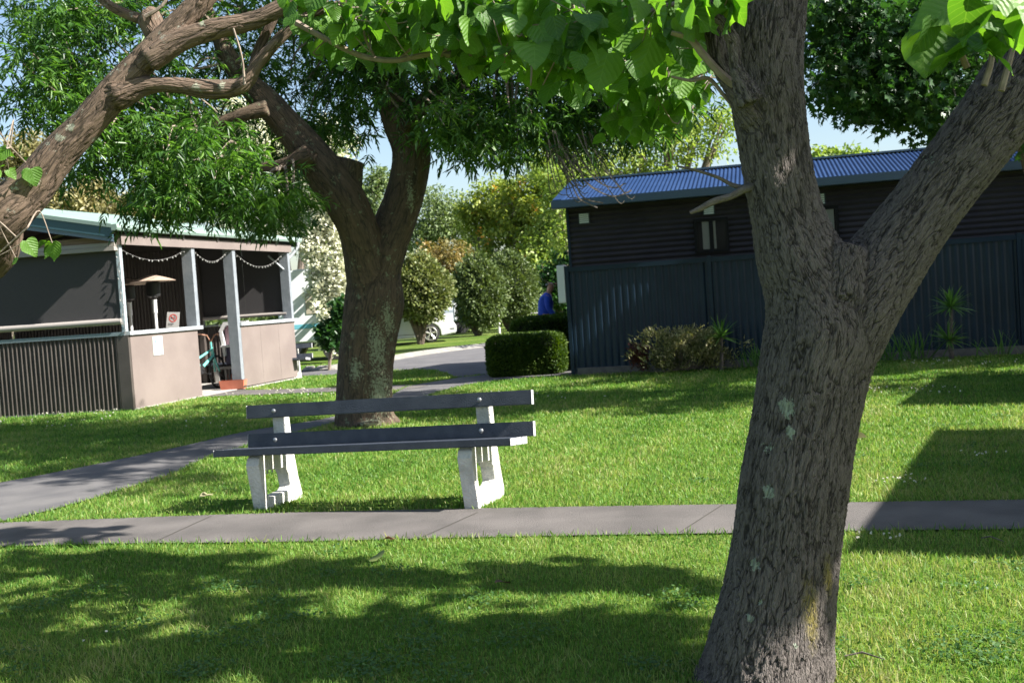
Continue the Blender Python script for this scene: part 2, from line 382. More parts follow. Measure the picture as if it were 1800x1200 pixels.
co.matrix_world = Matrix.Translation((0,0,CH)) @ Matrix(CM.tolist()).to_4x4()
cd.dof.use_dof = True; cd.dof.focus_distance = 5.2; cd.dof.aperture_fstop = 7.1
sc.view_settings.view_transform = 'Standard'; sc.view_settings.look = 'None'; sc.view_settings.exposure = 1.68; sc.view_settings.gamma = 1
sc.cycles.max_bounces = 8; sc.cycles.transparent_max_bounces = 16

# ================================================================ MATERIALS
M_bark1 = barkmat('bark_grey', (.072,.062,.058), (.128,.110,.102), (.016,.013,.012), 76, .010, lichen=(.30,.34,.27), lscale=70, lamp=1.)
M_bark2 = barkmat('bark_lichen', (.045,.036,.025), (.105,.072,.05), (.035,.03,.022), 22, .008, lichen=(.27,.29,.20), patch=.42, patchcol=(.17,.19,.12), nscale=16, lscale=36, lamp=.62)
M_bark3 = barkmat('bark_brown', (.085,.058,.043), (.14,.10,.074), (.04,.03,.022), 30, .006, lichen=(.29,.30,.23), lamp=.6, patch=.40, patchcol=(.22,.22,.18), nscale=12)
M_twig = mat('twig_bark', (.17,.13,.10), .85, col2=(.26,.21,.17), scale=20, bump=.3)
M_dead = mat('dead_wood', (.085,.07,.06), .9, col2=(.15,.125,.108), scale=30, bump=.5, bscale=60)
M_leafA = leafmat('narrow_leaf', [(.016,.048,.012),(.034,.088,.018),(.072,.155,.030),(.14,.24,.052)], rough=.38, trans=.36)
M_leafB = leafmat('broad_leaf', [(.040,.105,.017),(.075,.175,.025),(.12,.24,.036)], rough=.5, trans=.42, tcol=(2.0,2.1,.6))
veins(M_leafB)
M_leafC = leafmat('star_leaf', [(.020,.060,.018),(.030,.085,.022),(.055,.12,.03)], rough=.4, trans=.28)
M_conc = mat('concrete_path', (.080,.072,.069), .95, col2=(.140,.126,.120), scale=2.2, detail=12, bump=.6, bscale=220, ramp=(.3,.68))
M_asph = mat('asphalt', (.078,.076,.082), .95, col2=(.11,.105,.11), scale=1.4, bump=.4, bscale=90)
M_kerb = mat('kerb_concrete', (.19,.18,.165), .9, col2=(.26,.245,.225), scale=3, bump=.3)
M_white = mat('chipped_white_paint', (.40,.39,.36), .8, col2=(.62,.61,.58), scale=9, bump=.8, bscale=55, ramp=(.25,.5))
M_plank = mat('blue_grey_recycled_plank', (.032,.040,.060), .5, col2=(.056,.066,.088), scale=9, detail=10, bump=.5, bscale=130, stretch=(1,1,1), spec=.45)
M_end = mat('plank_end_grain', (.33,.33,.35), .8, col2=(.48,.48,.50), scale=30, bump=.4)
M_steel = mat('galvanised_bolt', (.35,.36,.38), .45, metal=.8)
M_dark = mat('dark_hole', (.02,.02,.02), .9)

# ================================================================ GROUND
gm = bpy.data.materials.new('lawn_soil'); gm.use_nodes = True; nt = gm.node_tree; n = nt.nodes; l = nt.links
b = n['Principled BSDF']; b.inputs['Roughness'].default_value = .95; b.inputs['Specular IOR Level'].default_value = .1
tc = n.new('ShaderNodeTexCoord'); t1 = n.new('ShaderNodeTexNoise'); t1.inputs['Scale'].default_value = .45; t1.inputs['Detail'].default_value = 8
t2 = n.new('ShaderNodeTexNoise'); t2.inputs['Scale'].default_value = 34; t2.inputs['Detail'].default_value = 6
l.new(tc.outputs['Object'], t1.inputs['Vector']); l.new(tc.outputs['Object'], t2.inputs['Vector'])
r1 = n.new('ShaderNodeValToRGB'); e = r1.color_ramp.elements; e[0].position = .36; e[1].position = .72; e[0].color = (.080,.135,.022,1); e[1].color = (.150,.190,.048,1)
r2 = n.new('ShaderNodeValToRGB'); e = r2.color_ramp.elements; e[0].position = .3; e[1].position = .7; e[0].color = (.50,.52,.45,1); e[1].color = (1.25,1.25,1.1,1)
l.new(t1.outputs['Fac'], r1.inputs['Fac']); l.new(t2.outputs['Fac'], r2.inputs['Fac'])
mx = n.new('ShaderNodeMix'); mx.data_type = 'RGBA'; mx.blend_type = 'MULTIPLY'; mx.inputs['Factor'].default_value = 1
l.new(r1.outputs['Color'], mx.inputs['A']); l.new(r2.outputs['Color'], mx.inputs['B']); l.new(mx.outputs['Result'], b.inputs['Base Color'])
bp = n.new('ShaderNodeBump'); bp.inputs['Strength'].default_value = .8; bp.inputs['Distance'].default_value = .04; l.new(t2.outputs['Fac'], bp.inputs['Height']); l.new(bp.outputs[0], b.inputs['Normal'])
tag(poly_sheet('ground', [(-400,-60),(400,-60),(400,900),(-400,900)], 0, gm), kind='structure')

def xy(*a): return [tuple(G(*q)[:2]) for q in a]
def smooth_line(pts, k=5): return [tuple(p) for p in catmull([(x,y,0) for x,y in pts], k)[:, :2]]
near_top = smooth_line([(-9,9.35)]+xy((0,920),(450,904),(900,894),(1350,887),(1800,880))+[(7,5.6),(12,4.2)])
near_bot = smooth_line([(-9,8.40)]+xy((0,962),(450,955),(900,945),(1350,938),(1800,932))+[(6.6,4.85),(12,3.3)])
P_near = near_top+near_bot[::-1]
br_up = smooth_line([(-8.5,8.0),(-6.3,9.35)]+xy((0,850),(300,790),(430,760),(590,733))+[(-2.02,17.2),(-1.95,18.8),(-1.75,20.0),(-1.05,21.15)])
br_lo = smooth_line([(-7.5,7.2),(-5.1,7.9)]+xy((20,915),(300,835),(380,800),(560,752))+[(-1.5,16.4),(-1.25,17.9),(-.75,19.2),(.2,19.9),(1.4,19.72),(1.4,21.2),(-.3,21.5)])
P_br = br_up+br_lo[::-1]
P_apron = smooth_line([(-5.86,20.6),(-5.0,20.35),(-3.4,19.75),(-1.9,19.0),(-1.6,19.9),(-3.4,20.75),(-5.0,21.6),(-5.3,22.4)],3)
P_slab = [(-6.35,18.75),(-6.1,19.2),(-4.5,24.9),(-11,26),(-13,19)]
road_far = xy((470,660),(530,653),(590,650),(650,640),(700,632),(760,622),(855,610),(950,600))+[(4.5,41.0),(13,52)]
road_near = xy((470,671),(530,662),(590,659),(650,655),(720,650),(770,652),(798,662))+[(-.9,21.4),(1.0,22.5),(2.5,26),(7.5,38),(17,50)]
P_road = smooth_line(road_far,4)+smooth_line(road_near,4)[::-1]
tag(poly_sheet('near_path', P_near, .010, M_conc), kind='structure')
tag(poly_sheet('branch_path', P_br, .014, mat('worn_concrete_path', (.080,.077,.081), .93, col2=(.122,.116,.116), scale=2, bump=.3, bscale=140)), kind='structure')
tag(poly_sheet('shelter_path', P_apron, .018, M_conc), kind='structure')
tag(poly_sheet('road', P_road, .006, M_asph), kind='structure')
jm = MB()
for a, bq in (((735,950),(840,903)), ((1190,942),(1270,890)), ((265,958),(372,909)), ((-190,962),(-75,930))):
    p, q = G(*a), G(*bq); d = unit(q-p); s = np.array([-d[1], d[0], 0])*.005
    jm.add([p-s+[0,0,.013], p+s+[0,0,.013], q+s+[0,0,.013], q-s+[0,0,.013]], [(0,1,2,3)])
tag(jm.build('path_joint', mat('joint_dirt', (.05,.045,.038), .95)), kind='structure')
kb = MB(); kp = smooth_line(road_far,4)
for i in range(len(kp)-1):
    (x0,y0),(x1,y1) = kp[i], kp[i+1]; d = unit(np.array([x1-x0, y1-y0])); s = np.array([-d[1], d[0]])*.34
    kb.hexa([(x0,y0,0),(x1,y1,0),(x1+s[0],y1+s[1],0),(x0+s[0],y0+s[1],0),(x0,y0,.03),(x1,y1,.03),(x1+s[0],y1+s[1],.11),(x0+s[0],y0+s[1],.11)])
tag(kb.build('kerb', M_kerb), kind='structure')

# ---- grass blades
def inpoly(x, y, poly):
    c = np.zeros(len(x), bool); P = poly
    for i in range(len(P)):
        x0,y0 = P[i]; x1,y1 = P[i-1]
        if y0 == y1: continue
        k = ((y0 > y) != (y1 > y)) & (x < (x1-x0)*(y-y0)/(y1-y0)+x0); c ^= k
    return c
def blades(n, ya, yb, hh, ww, power=1.55):
    u = rng.random(n); e = 2-power; y = (ya**e+(yb**e-ya**e)*u)**(1/e); x = (rng.random(n)*2-1)*(y*.475+.55)
    keep = ~(inpoly(x,y,P_near)|inpoly(x,y,P_br)|inpoly(x,y,P_apron)|inpoly(x,y,P_road)|inpoly(x,y,P_slab))
    keep &= ((x-.83)**2+(y-4.0)**2 > .19**2) & ((x+1.85)**2+(y-13.92)**2 > .34**2)
    keep &= ~((y > 19.7-.287*(x-1.03)) & (x > 1.0))
    x, y = x[keep], y[keep]; n = len(x); sc_ = np.maximum(1, y/5.5)
    # slow patchiness of height and tone
    pn = np.sin(x*1.7+1.3*np.sin(y*.9))*np.cos(y*1.3+.7*np.sin(x*2.1)); pf = np.sin(x*7.3+y*3.1)*np.sin(y*6.1-x*2.3)
    h = hh*(.55+.7*rng.random(n))*(1+.16*pn+.18*pf)*np.where(rng.random(n) > .985, 1.7, 1)*np.minimum(1.6, sc_**.35)
    a = rng.random(n)*6.283; lean = rng.normal(0,.8,n)+.1; la = rng.random(n)*6.283
    wd = ww*sc_*(.7+.6*rng.random(n))
    B = np.stack([x,y,np.zeros(n)],1); s = np.stack([np.cos(a),np.sin(a),np.zeros(n)],1)*wd[:,None]*.5
    ld = np.stack([np.cos(la),np.sin(la),np.zeros(n)],1)*(lean*h)[:,None]
    up = np.array([0,0,1.])*h[:,None]
    v = np.stack([B-s, B+s, B+ld*.35+up*.6+s*.7, B+ld*.35+up*.6-s*.7, B+ld+up*.95], 1).reshape(-1,3)
    f = np.arange(n)[:,None]*5
    f3 = np.concatenate([f+[[0,1,2]], f+[[0,2,3]], f+[[3,2,4]]])
    dry = np.clip(.50+.17*pn+.12*pf+rng.normal(0,.19,n)+.35*np.exp(-(((x-.83)**2+(y-4.)**2)/.12))+.3*np.exp(-(((x+1.85)**2+(y-13.92)**2)/.4)), 0, 1)
    return v, f3, np.repeat(dry, 5)
M_grass = leafmat('grass_blade', [(.034,.095,.013),(.072,.178,.024),(.125,.258,.040),(.25,.32,.080),(.34,.32,.16)], rough=.5, trans=.38, tcol=(1.5,1.5,.8), spec=.3)
v, f, r = blades(520000, 3.3, 30, .028, .0042)
g = link('grass', mesh_np('grass', v, f, {'rnd': r}), M_grass); tag(g, 'short mown green grass covering the lawn', 'grass', kind='stuff')
# ragged taller fringe along path edges and round trunk and bench feet
E_ = []
for line in (near_top, near_bot, br_up[8:], br_lo[8:45]):
    for i in range(len(line)-1):
        p, q = np.array(line[i]), np.array(line[i+1]); k = int(np.linalg.norm(q-p)*150)
        E_.append(p+(q-p)*rng.random((k,1))+rng.normal(0,.018,(k,2)))
for cx, cy, rr, k in ((.83,4.0,.30,900),(-1.85,13.92,.36,500),(-1.9,8.32,.2,600),(-.25,7.95,.22,500)):
    a = rng.random(k)*6.283; rad = rr*(.75+.4*rng.random(k)); E_.append(np.stack([cx+rad*np.cos(a), cy+rad*np.sin(a)],1))
E_ = np.concatenate(E_); n_ = len(E_); B = np.concatenate([E_, np.zeros((n_,1))],1)
sc_ = np.maximum(1, E_[:,1]/6)
t = unit(np.stack([rng.normal(0,.5,n_), rng.normal(0,.5,n_), np.ones(n_)],1)); s_, nm = frames(t, rng.random(n_)*6.28)
v, f, r = stamp(B, t, s_, nm, (.022+.04*rng.random(n_)**2.5), .004*sc_, *LEAFLET, np.clip(rng.normal(.5,.22,n_),0,1))
tag(link('grass_fringe', mesh_np('grass_fringe', v, f, {'rnd': r}), M_grass), 'longer untrimmed grass along the path edges', 'grass', kind='stuff')
# clover flowers: tiny white heads, nobody could count them
fc = []
for px, py, rx, ry, k in ((100,728,110,5,60),(560,692,90,6,60),(1600,852,60,8,14),(1720,805,60,6,8),(1600,690,90,6,30),(1560,955,60,6,10),(1400,690,80,12,10),(150,1130,60,20,2),(1690,640,100,5,30),(750,700,400,8,30),(200,745,200,10,30)):
    for _ in range(k): fc.append(G(px+random.uniform(-rx,rx), py+random.uniform(-ry,ry)))
fc = np.array(fc); fc = np.repeat(fc, 7, axis=0)
t = unit(rng.normal(size=(len(fc),3))+[0,0,1]); s_, nm = frames(t)
v, f, r = stamp(fc+[0,0,.045], t, s_, nm, .006+.0006*fc[:,1], .006+.0006*fc[:,1], *CARD, rng.random(len(fc)))
M_flower = leafmat('white_petal', [(.62,.60,.50),(.80,.79,.72)], rough=.7, trans=.25, tcol=(1,1,.9))
tag(link('clover_flowers', mesh_np('clover_flowers', v, f, {'rnd': r}), M_flower), 'tiny white clover flowers dotted through the lawn', 'flowers', kind='stuff')

cp_ = np.array([G(random.uniform(-60,1860), 935+265*random.random()**.7, .0) if random.random() < .6 else G(random.uniform(200,1800), random.uniform(690,870), .0) for _ in range(70)])
cp_ = cp_[~(inpoly(cp_[:,0],cp_[:,1],P_near)|inpoly(cp_[:,0],cp_[:,1],P_br))]
C_ = np.repeat(cp_, 70, axis=0); n_ = len(C_); C_ = C_+np.stack([rng.normal(0,.07,n_), rng.normal(0,.07,n_), .018+.016*rng.random(n_)],1)
t = unit(np.stack([rng.normal(0,1,n_), rng.normal(0,1,n_), rng.normal(.3,.2,n_)],1)); s_, nm = frames(t)
v, f, r = stamp(C_, t, s_, nm, .011+.009*rng.random(n_), .011+.007*rng.random(n_), *CARD, np.clip(rng.normal(.45,.25,n_),0,1))
tag(link('clover_patches', mesh_np('clover_patches', v, f, {'rnd': r}), leafmat('clover_leaf', [(.030,.085,.020),(.055,.13,.030),(.09,.17,.045)], rough=.6, trans=.3)), 'low clover and weeds scattered through the grass', 'weeds', kind='stuff')

# ================================================================ BENCH
def make_leg(parent, u0, thick=.105):
    # side profile (x: front to back, z up) with a rounded opening
    O = [(.00,.335),(.02,.385),(.055,.405),(.155,.400),(.165,.396),(.385,.378),(.40,.40),(.405,.70),(.475,.70),(.49,.42),(.53,.18),(.57,.03),(.55,-.06),(.10,-.06),(.06,-.04)]
    I = [(.090,.285),(.355,.262),(.395,.21),(.41,.12),(.375,.09),(.125,.08),(.092,.12)]
    P = [(x*1.03, z) for x, z in O+I]; n = len(P); k = len(O)
    F_ = [(0,1,2,3,4,k),(4,5,k+1,k),(5,6,9,10,k+2,k+1),(6,7,8,9),(10,11,k+3,k+2),(11,12,k+4,k+3),(12,13,k+5,k+4),(13,14,k+6,k+5),(14,0,k,k+6)]
    fs = F_+[tuple(q+n for q in f[::-1]) for f in F_]
    for b0, L in ((0,k),(k,len(I))):
        for i in range(L): a, c = b0+i, b0+(i+1)%L; fs.append((a, c, c+n, a+n))
    o = MB().add([(u0, x, z) for x,z in P]+[(u0+thick, x, z) for x,z in P], fs).build('leg', M_white, parent)
    md = o.modifiers.new('b','BEVEL'); md.width = .010; md.segments = 3; md.limit_method = 'ANGLE'; md.angle_limit = R(32)
    return o
def make_bench(label):
    root = empty('park_bench'); tag(root, label, 'bench', 'park benches with blue grey planks')
    for u in (0, 1.66): make_leg(root, u)
    def plank(name, y0, z0, y1, z1, th, x0=-.19, x1=2.10):   # cross-section edge (y0,z0)-(y1,z1) with thickness
        d = Vector((y1-y0, z1-z0)).normalized(); nrm = Vector((d.y, -d.x))*th
        pl = [(y0,z0),(y1,z1),(y1+nrm.x,z1+nrm.y),(y0+nrm.x,z0+nrm.y)]
        def cut(a, b_, nm, m, par):
            mb = MB(); mb.hexa([(a,pl[0][0],pl[0][1]),(b_,pl[0][0],pl[0][1]),(b_,pl[1][0],pl[1][1]),(a,pl[1][0],pl[1][1]),(a,pl[3][0],pl[3][1]),(b_,pl[3][0],pl[3][1]),(b_,pl[2][0],pl[2][1]),(a,pl[2][0],pl[2][1])])
            return mb.build(nm, m, par, bevel=.005)
        o = cut(x0, x1, name, M_plank, root)
        for s_, xe in ((-1, x0), (1, x1)): cut(xe-.002 if s_ < 0 else xe-.0005, xe+.0005 if s_ < 0 else xe+.002, 'plank_end', M_end, o)
        return o
    # seat: three boards tilted back
    for k in range(3):
        y = -.02+k*.118; z = .462-.095*(y+.02); plank('seat_plank', y, z, y+.106, z-.095*.106, .05, x0=-.25, x1=2.06)
    up = plank('back_plank', .360, .645, .372, .745, .048); lo = plank('back_plank', .345, .425, .357, .528, .048)
    for par, z in ((up, .695), (lo, .478)):
        for u in (.05, 1.715):
            mb = MB(); mb.lathe([(.016,0),(.017,-.004),(.012,-.010),(.004,-.013)], (u, (.364 if z > .6 else .350), z), 12, 'y'); mb.build('bolt', M_steel, par, smooth=True)
    for u in (.05, 1.71):                                  # seat bolt pairs hanging under the seat rail
        for y in (.20, .27):
            MB().cyl((u, y, .30), (u, y, .245), .006, 8).build('bolt', M_steel, root)
    return root
bench = make_bench('blue grey plank bench on white concrete legs, on the grass beside the near path')
bench.location = (-1.985, 8.22, .0); bench.rotation_euler = (0, R(-.9), R(-19.5))
def copy_tree(o, parent=None):
    c = o.copy(); COL.objects.link(c); c.parent = parent
    for chd in [q for q in o.children]: copy_tree(chd, c)
    return c
b2 = copy_tree(bench); e2 = G(548,664); b2.location = (e2[0]-2.12, e2[1]+.1, 0); b2.rotation_euler = (0,0,R(-6))
b2['label'] = 'bench half hidden behind the far end of the open shelter, one white leg showing'

# ================================================================ TREES
def tree_root(name, loc, label, group=None, cat_='tree'):
    t = empty(name, loc); tag(t, label, cat_, group); return t
# ---- right foreground tree
LITF = [D(px_, py_, 18.7) for px_, py_ in ((1180,605),(1215,600),(1250,620),(1270,575),(1200,640),(1155,630))]
T1 = tree_root('broadleaf_tree', (.83,4.0,0), 'large forked tree nearest the viewer with rough grey bark and pale lichen spots', None)
d1 = 4.03
c_main = ch([(1322,1330,170),(1338,1250,138),(1349,1190,120),(1356,1130,109),(1368,1050,99),(1381,950,93),(1394,850,93),(1411,750,90),(1430,650,94),(1444,580,98),(1430,510,84),(1402,440,71),(1385,380,60),(1368,300,57),(1353,200,59),(1342,100,65),(1350,0,63),(1340,-120,64),(1320,-300,55)], d1)
c_right = ch([(1412,700,60),(1450,620,82),(1490,545,84),(1548,472,70),(1606,394,61),(1668,312,60),(1730,232,62),(1786,156,67),(1850,70,72),(1960,-60,62),(2080,-220,50)], d1)
c_knot = ch([(1470,520,60),(1480,460,46),(1486,432,34)], d1-.06)
c_s1 = ch([(1330,210,28),(1296,160,18),(1268,110,15),(1255,50,14),(1240,-60,12)], d1-.05)
c_s2 = ch([(1320,180,24),(1295,120,10),(1288,70,9),(1262,35,8),(1215,10,6)], d1-.16)
c_s3 = ch([(1330,120,30),(1304,60,17),(1298,0,15),(1290,-90,12)], d1-.03)
lich1 = []
for px, py, r_ in ((1388,718,15),(1393,760,10),(1357,790,12),(1356,866,13),(1332,998,12),(1357,440,11),(1616,300,15),(1551,368,13),(1702,195,17),(1714,210,8),(1656,264,20),(1590,338,20),(1390,372,8),(1424,376,7),(1638,312,9),(1640,250,10),(1340,1060,6),(1405,310,9),(1520,455,7),(1360,650,6),(1322,1090,8),(1395,1130,6)):
    p = D(px, py, d1-.19); lich1.append((p, r_*.8/F*4.0, r_*1.05/F*4.0))
moss1 = [(D(1418,1070,d1-.15), .030, .13), (D(1450,1010,d1-.12), .02, .08)]
limbs('trunk', [c_main, c_right, c_knot, c_s1, c_s2, c_s3], .0085, M_bark1, T1, lich1, moss1, wob=.03, smooth_it=4)
# short dead stub and thin dead twig on its left side
twigs('dead_branch', [ch([(1335,325,9),(1308,333,7),(1285,345,6),(1255,354,6),(1232,366,5),(1213,374,3)], 4.0), ch([(1330,335,5),(1290,326,4),(1262,312,3),(1225,300,2.5),(1190,292,1.5)], 4.02),
    ], M_dead, T1, 8)
tw = [ch([(1290,150,8),(1262,125,7),(1235,95,7),(1212,68,6),(1180,58,4)], 3.95), ch([(1300,200,4),(1270,165,3.5),(1245,138,3.5),(1215,142,3),(1180,135,2)], 4.0), ch([(1255,50,5),(1230,10,5),(1170,10,4),(1110,35,3)], 4.1)]
for q in [(1730,150,1740,60),(1760,160,1790,-20),(1700,120,1640,20)]: tw.append(ch([(q[0],q[1],6),((q[0]+q[2])/2+8,(q[1]+q[3])/2,5),(q[2],q[3],3)], 3.75))
def heart_clouds(lst):
    out = []; cen = []
    for px, py, rx, ry, d, k, L in lst:
        k = int(k*1.85)
        C = D(px, py, d); a, b_ = rx/F*d, ry/F*d
        P = C+np.stack([rng.uniform(-1,1,k)*a, rng.uniform(-1,1,k)*.35, rng.uniform(-1,1,k)*b_],1)
        t = unit(np.stack([rng.normal(0,.7,k), rng.normal(-.1,.6,k), rng.normal(-.75,.4,k)],1))
        # blades face up and outwards
        s_, nm = frames(t, rng.normal(0,.45,k))
        Lk = L*.55*(.55+.75*rng.random(k)); out.append(hearts(P, t, s_, nm, Lk, Lk*rng.uniform(.75,1.0,k), rng.random(k))); cen.append((C, P))
    return out, cen
h1, cen1 = heart_clouds([(1085,90,80,85,5.2,44,.17),(1160,130,65,70,5.3,55,.16),(1120,190,50,35,5.4,26,.16),(1175,185,38,28,5.4,20,.15),(1195,60,50,60,4.7,28,.17),(1235,15,60,25,3.9,12,.21),(1185,20,40,25,3.9,8,.24),(1120,10,80,30,4.4,22,.2),
    (1715,18,70,18,3.45,6,.24),(1748,62,40,16,3.4,4,.25),(1795,30,40,24,3.4,4,.24),(1690,22,36,20,3.6,4,.22),(1415,15,10,10,4.6,2,.15)])
# crown above and to the right of the frame, thick enough to shade the trunk and the lawn to the left
def shade_leaves(targets, z0, z1, per, rad, L):
    P = np.array([up_sun(p, random.uniform(z0, z1)) for p in targets])
    return P
tg = []
def ell(cx, cy, rx, ry, k, fn=G, **kw):
    for _ in range(k):
        a = random.random()*6.283; r_ = random.random()**.5; tg.append(fn(cx+rx*r_*math.cos(a), cy+ry*r_*math.sin(a), **kw))
for a in ((70,988,120,9,8),(250,1000,160,11,12),(540,1012,240,11,16),(900,1014,230,14,18),(1100,1023,90,5,4),(140,1075,190,10,11),(440,1062,110,7,6),(130,1140,180,22,12),(420,1135,150,8,6),(800,1103,230,12,14),(1060,1125,140,26,12),(300,1180,150,14,8),(1020,1180,180,18,9),(60,945,110,6,6),(-60,1060,60,90,9)): ell(*a)
tg1 = tg; tg = []
for px, py, k in ((1340,1120,5),(1330,1020,5),(1360,930,6),(1390,840,7),(1410,750,7),(1440,660,8),(1460,560,8),(1400,470,6),(1500,500,6),(1600,400,6),(1680,300,6),(1750,200,5),(1340,180,5),(1350,80,5),(1330,250,4),(1340,420,4)):
    for _ in range(int(k*1.5)): tg.append(D(px+random.uniform(-60,60), py+random.uniform(-50,50), 3.95))
S1 = np.array([up_sun(p, random.uniform(3.9,5.3)) for p in tg1]); S1t = np.array([up_sun(p, random.uniform(3.8,5.3)) for p in tg])
def heart_balls(S_, per, rad, L):
    k = len(S_)*per; C = np.repeat(S_, per, axis=0)+rng.normal(0, rad, (k,3)); t = unit(np.stack([rng.normal(0,.8,k), rng.normal(0,.8,k), rng.normal(-.35,.4,k)],1)); s_, nm = frames(t, rng.normal(0,.35,k)); Lk = L*(.7+.5*rng.random(k))
    return hearts(C, t, s_, nm, Lk, Lk*.95, rng.random(k))
# sunny gaps: on the ground between the shadow streaks, on the lower trunk, the left limb and the hanging leaves
def drop_lit(P, ells):
    keep = np.ones(len(P), bool)
    for i, p in enumerate(P):
        g_ = p-S*(p[2]/S[2]); c = CM.T@(g_-CO); qx, qy = 900+F*c[0]/-c[2], 600-F*c[1]/-c[2]
        for (cx, cy, rx, ry) in ells:
            if ((qx-cx)/(rx+25))**2+((qy-cy)/(ry+7))**2 < 1: keep[i] = False
    return P[keep]
S1 = drop_lit(S1, [(700,968,560,14),(150,1068,190,12),(540,1042,110,9),(500,1100,130,14),(750,1082,150,10),(850,1058,360,12),(540,1175,120,24),(645,1133,80,6),(170,1130,50,5),(800,1165,120,18),(1180,1070,50,14)])
S1t = drop_lit(S1t, [(640,1172,260,16)]); S1 = np.concatenate([S1, S1t]); S1 = clear_rays(S1, [D(1445,1150,3.95), D(1450,1190,3.95), D(1448,960,3.95), D(1455,1000,3.95), D(1500,740,3.95)], .15)
S1 = clear_rays(S1, [D(1412,300,3.95), D(1408,350,3.95), D(1400,260,3.95)], .24)
S1 = np.concatenate([S1, np.array([up_sun(D(px_+random.uniform(-45,45), py_+random.uniform(-45,45), 3.92), random.uniform(4.3,5.4)) for px_, py_ in ((1480,470),(1520,520),(1470,570),(1530,600),(1450,650),(1500,680),(1560,470),(1590,420),(1640,370),(1700,300),(1420,470),(1490,620),(1440,730),(1540,540)) for _ in range(4)])])
S1 = clear_rays(S1, [D(1414,290,3.95), D(1412,340,3.95), D(1405,250,3.95), D(1452,975,3.95), D(1450,1170,3.95)], .17)
S1 = clear_rays(S1, [D(1110,90,5.2), D(1180,120,5.3), D(1150,190,5.3), D(1040,60,5.1), D(1190,60,4.8), D(1210,110,5.2), D(1130,150,5.3)], .42)
h1.append(heart_balls(S1, 8, .13, .20))
o_tip = np.array(c_right[-1][:3]); o_tip2 = np.array(c_main[-1][:3])
for q in S1[::6]: tw.append(feeder(o_tip if np.linalg.norm(q-o_tip) < np.linalg.norm(q-o_tip2) else o_tip2, q, .03))
for C, P in cen1[:8]:
    for p in P[::3]: tw.append(feeder(C+np.array([.12,0,.12]), p, .004, .002, .02))
twigs('branches', tw, M_twig, T1)
foliage('crown', cat(h1), M_leafB, T1, smooth=True)
# ---- left foreground tree, trunk just outside the frame
T2 = tree_root('leaning_tree', (-3.6,5.6,0), 'brown barked tree at the left edge whose long leaning limb crosses the upper left', None)
d2 = 5.2
b0 = D(-60,430,5.4)
c2 = [(-3.62,5.6,-.1,.30),(-3.5,5.58,.6,.27),(-3.25,5.5,1.2,.26)]+ch([(-100,452,72,5.4),(-14,388,50),(48,336,38),(100,272,31),(155,215,28),(205,158,27),(262,97,23),(318,40,20),(372,-20,18),(440,-120,15)], d2)
c2b = ch([(262,108,20),(318,72,18),(380,50,17),(450,34,15),(530,-6,13),(620,-60,13)], d2-.05)
c2c = ch([(205,168,26),(262,150,14),(318,151,13),(372,158,16),(425,150,13),(455,110,10),(490,70,9),(535,32,7),(600,8,6),(690,-14,5)], d2-.02)
c2d = ch([(290,90,18),(270,50,20),(262,30,19),(255,22,12)], d2+.08)
c2e = ch([(265,40,10),(230,28,8),(190,8,7),(150,-30,6)], d2+.1)
c2f = ch([(440,140,9),(452,92,8),(475,45,8),(500,-20,6)], d2+.05)
c2g = ch([(-90,470,62,5.4),(-16,436,44,5.35),(4,380,34,5.25)], d2)
l2 = []
for px, py, r_ in ((118,222,16),(100,240,14),(52,312,18),(30,330,12),(345,150,16),(385,148,14),(268,48,9),(355,40,9),(215,110,7),(140,195,8)): p = D(px, py, d2-.1); l2.append((p, r_/F*5.2, r_/F*5.2))
limbs('trunk', [c2,c2b,c2c,c2d,c2e,c2f,c2g], .010, M_bark3, T2, l2, (), wob=.06, smooth_it=3)
tw2 = [ch([(520,40,6),(560,62,5),(620,93,5),(660,104,5),(700,106,5),(760,95,5),(820,100,5),(880,88,3)], 5.1), ch([(600,10,5),(660,15,5),(720,35,5),(765,82,5),(820,100,4),(880,108,4),(930,100,3)], 5.15),
    ch([(660,104,3),(640,60,2.5),(650,30,2)], 5.1), ch([(700,106,3),(740,70,2)], 5.1), ch([(255,30,4),(285,10,3),(300,-20,3)], 5.2), ch([(430,150,3),(425,100,2),(410,50,2)], 5.1), ch([(880,100,4),(960,70,4),(1040,75,4),(1100,110,3)], 5.2),
    ch([(820,100,4),(900,60,4),(980,30,4),(1060,30,3)], 5.0)]
h2, cen2 = heart_clouds([(575,28,45,28,5.1,16,.17),(640,45,60,45,5.2,30,.17),(720,35,60,45,5.1,26,.17),(800,45,60,50,5.0,30,.18),(870,50,55,55,4.9,30,.19),(940,60,60,60,4.7,30,.20),(1010,70,50,60,4.5,26,.21),(1000,115,40,30,4.9,12,.18),(960,110,40,25,5.1,10,.17),(690,70,40,22,5.3,10,.16),(820,15,200,20,5.0,44,.18),
    (50,425,14,12,4.9,3,.13),(30,440,12,12,5.0,2,.12),(20,283,26,14,5.0,9,.11),(690,12,140,14,5.3,30,.16)])
for C, P in cen2:
    for p in P[::3]: tw2.append(feeder(C+np.array([0,0,.06]), p, .004, .002, .02))
h2.append(heart_balls(sub_centres((-3.2,5.5,4.7),(1.9,1.6,.8),60), 10, .22, .2))
tip = np.array(c2[-1][:3])
for q in sub_centres((-3.2,5.5,4.5),(1.6,1.4,.5),12): tw2.append(feeder(tip, q, .04))
twigs('branches', tw2, M_twig, T2)
foliage('crown', cat(h2), M_leafB, T2, smooth=True)
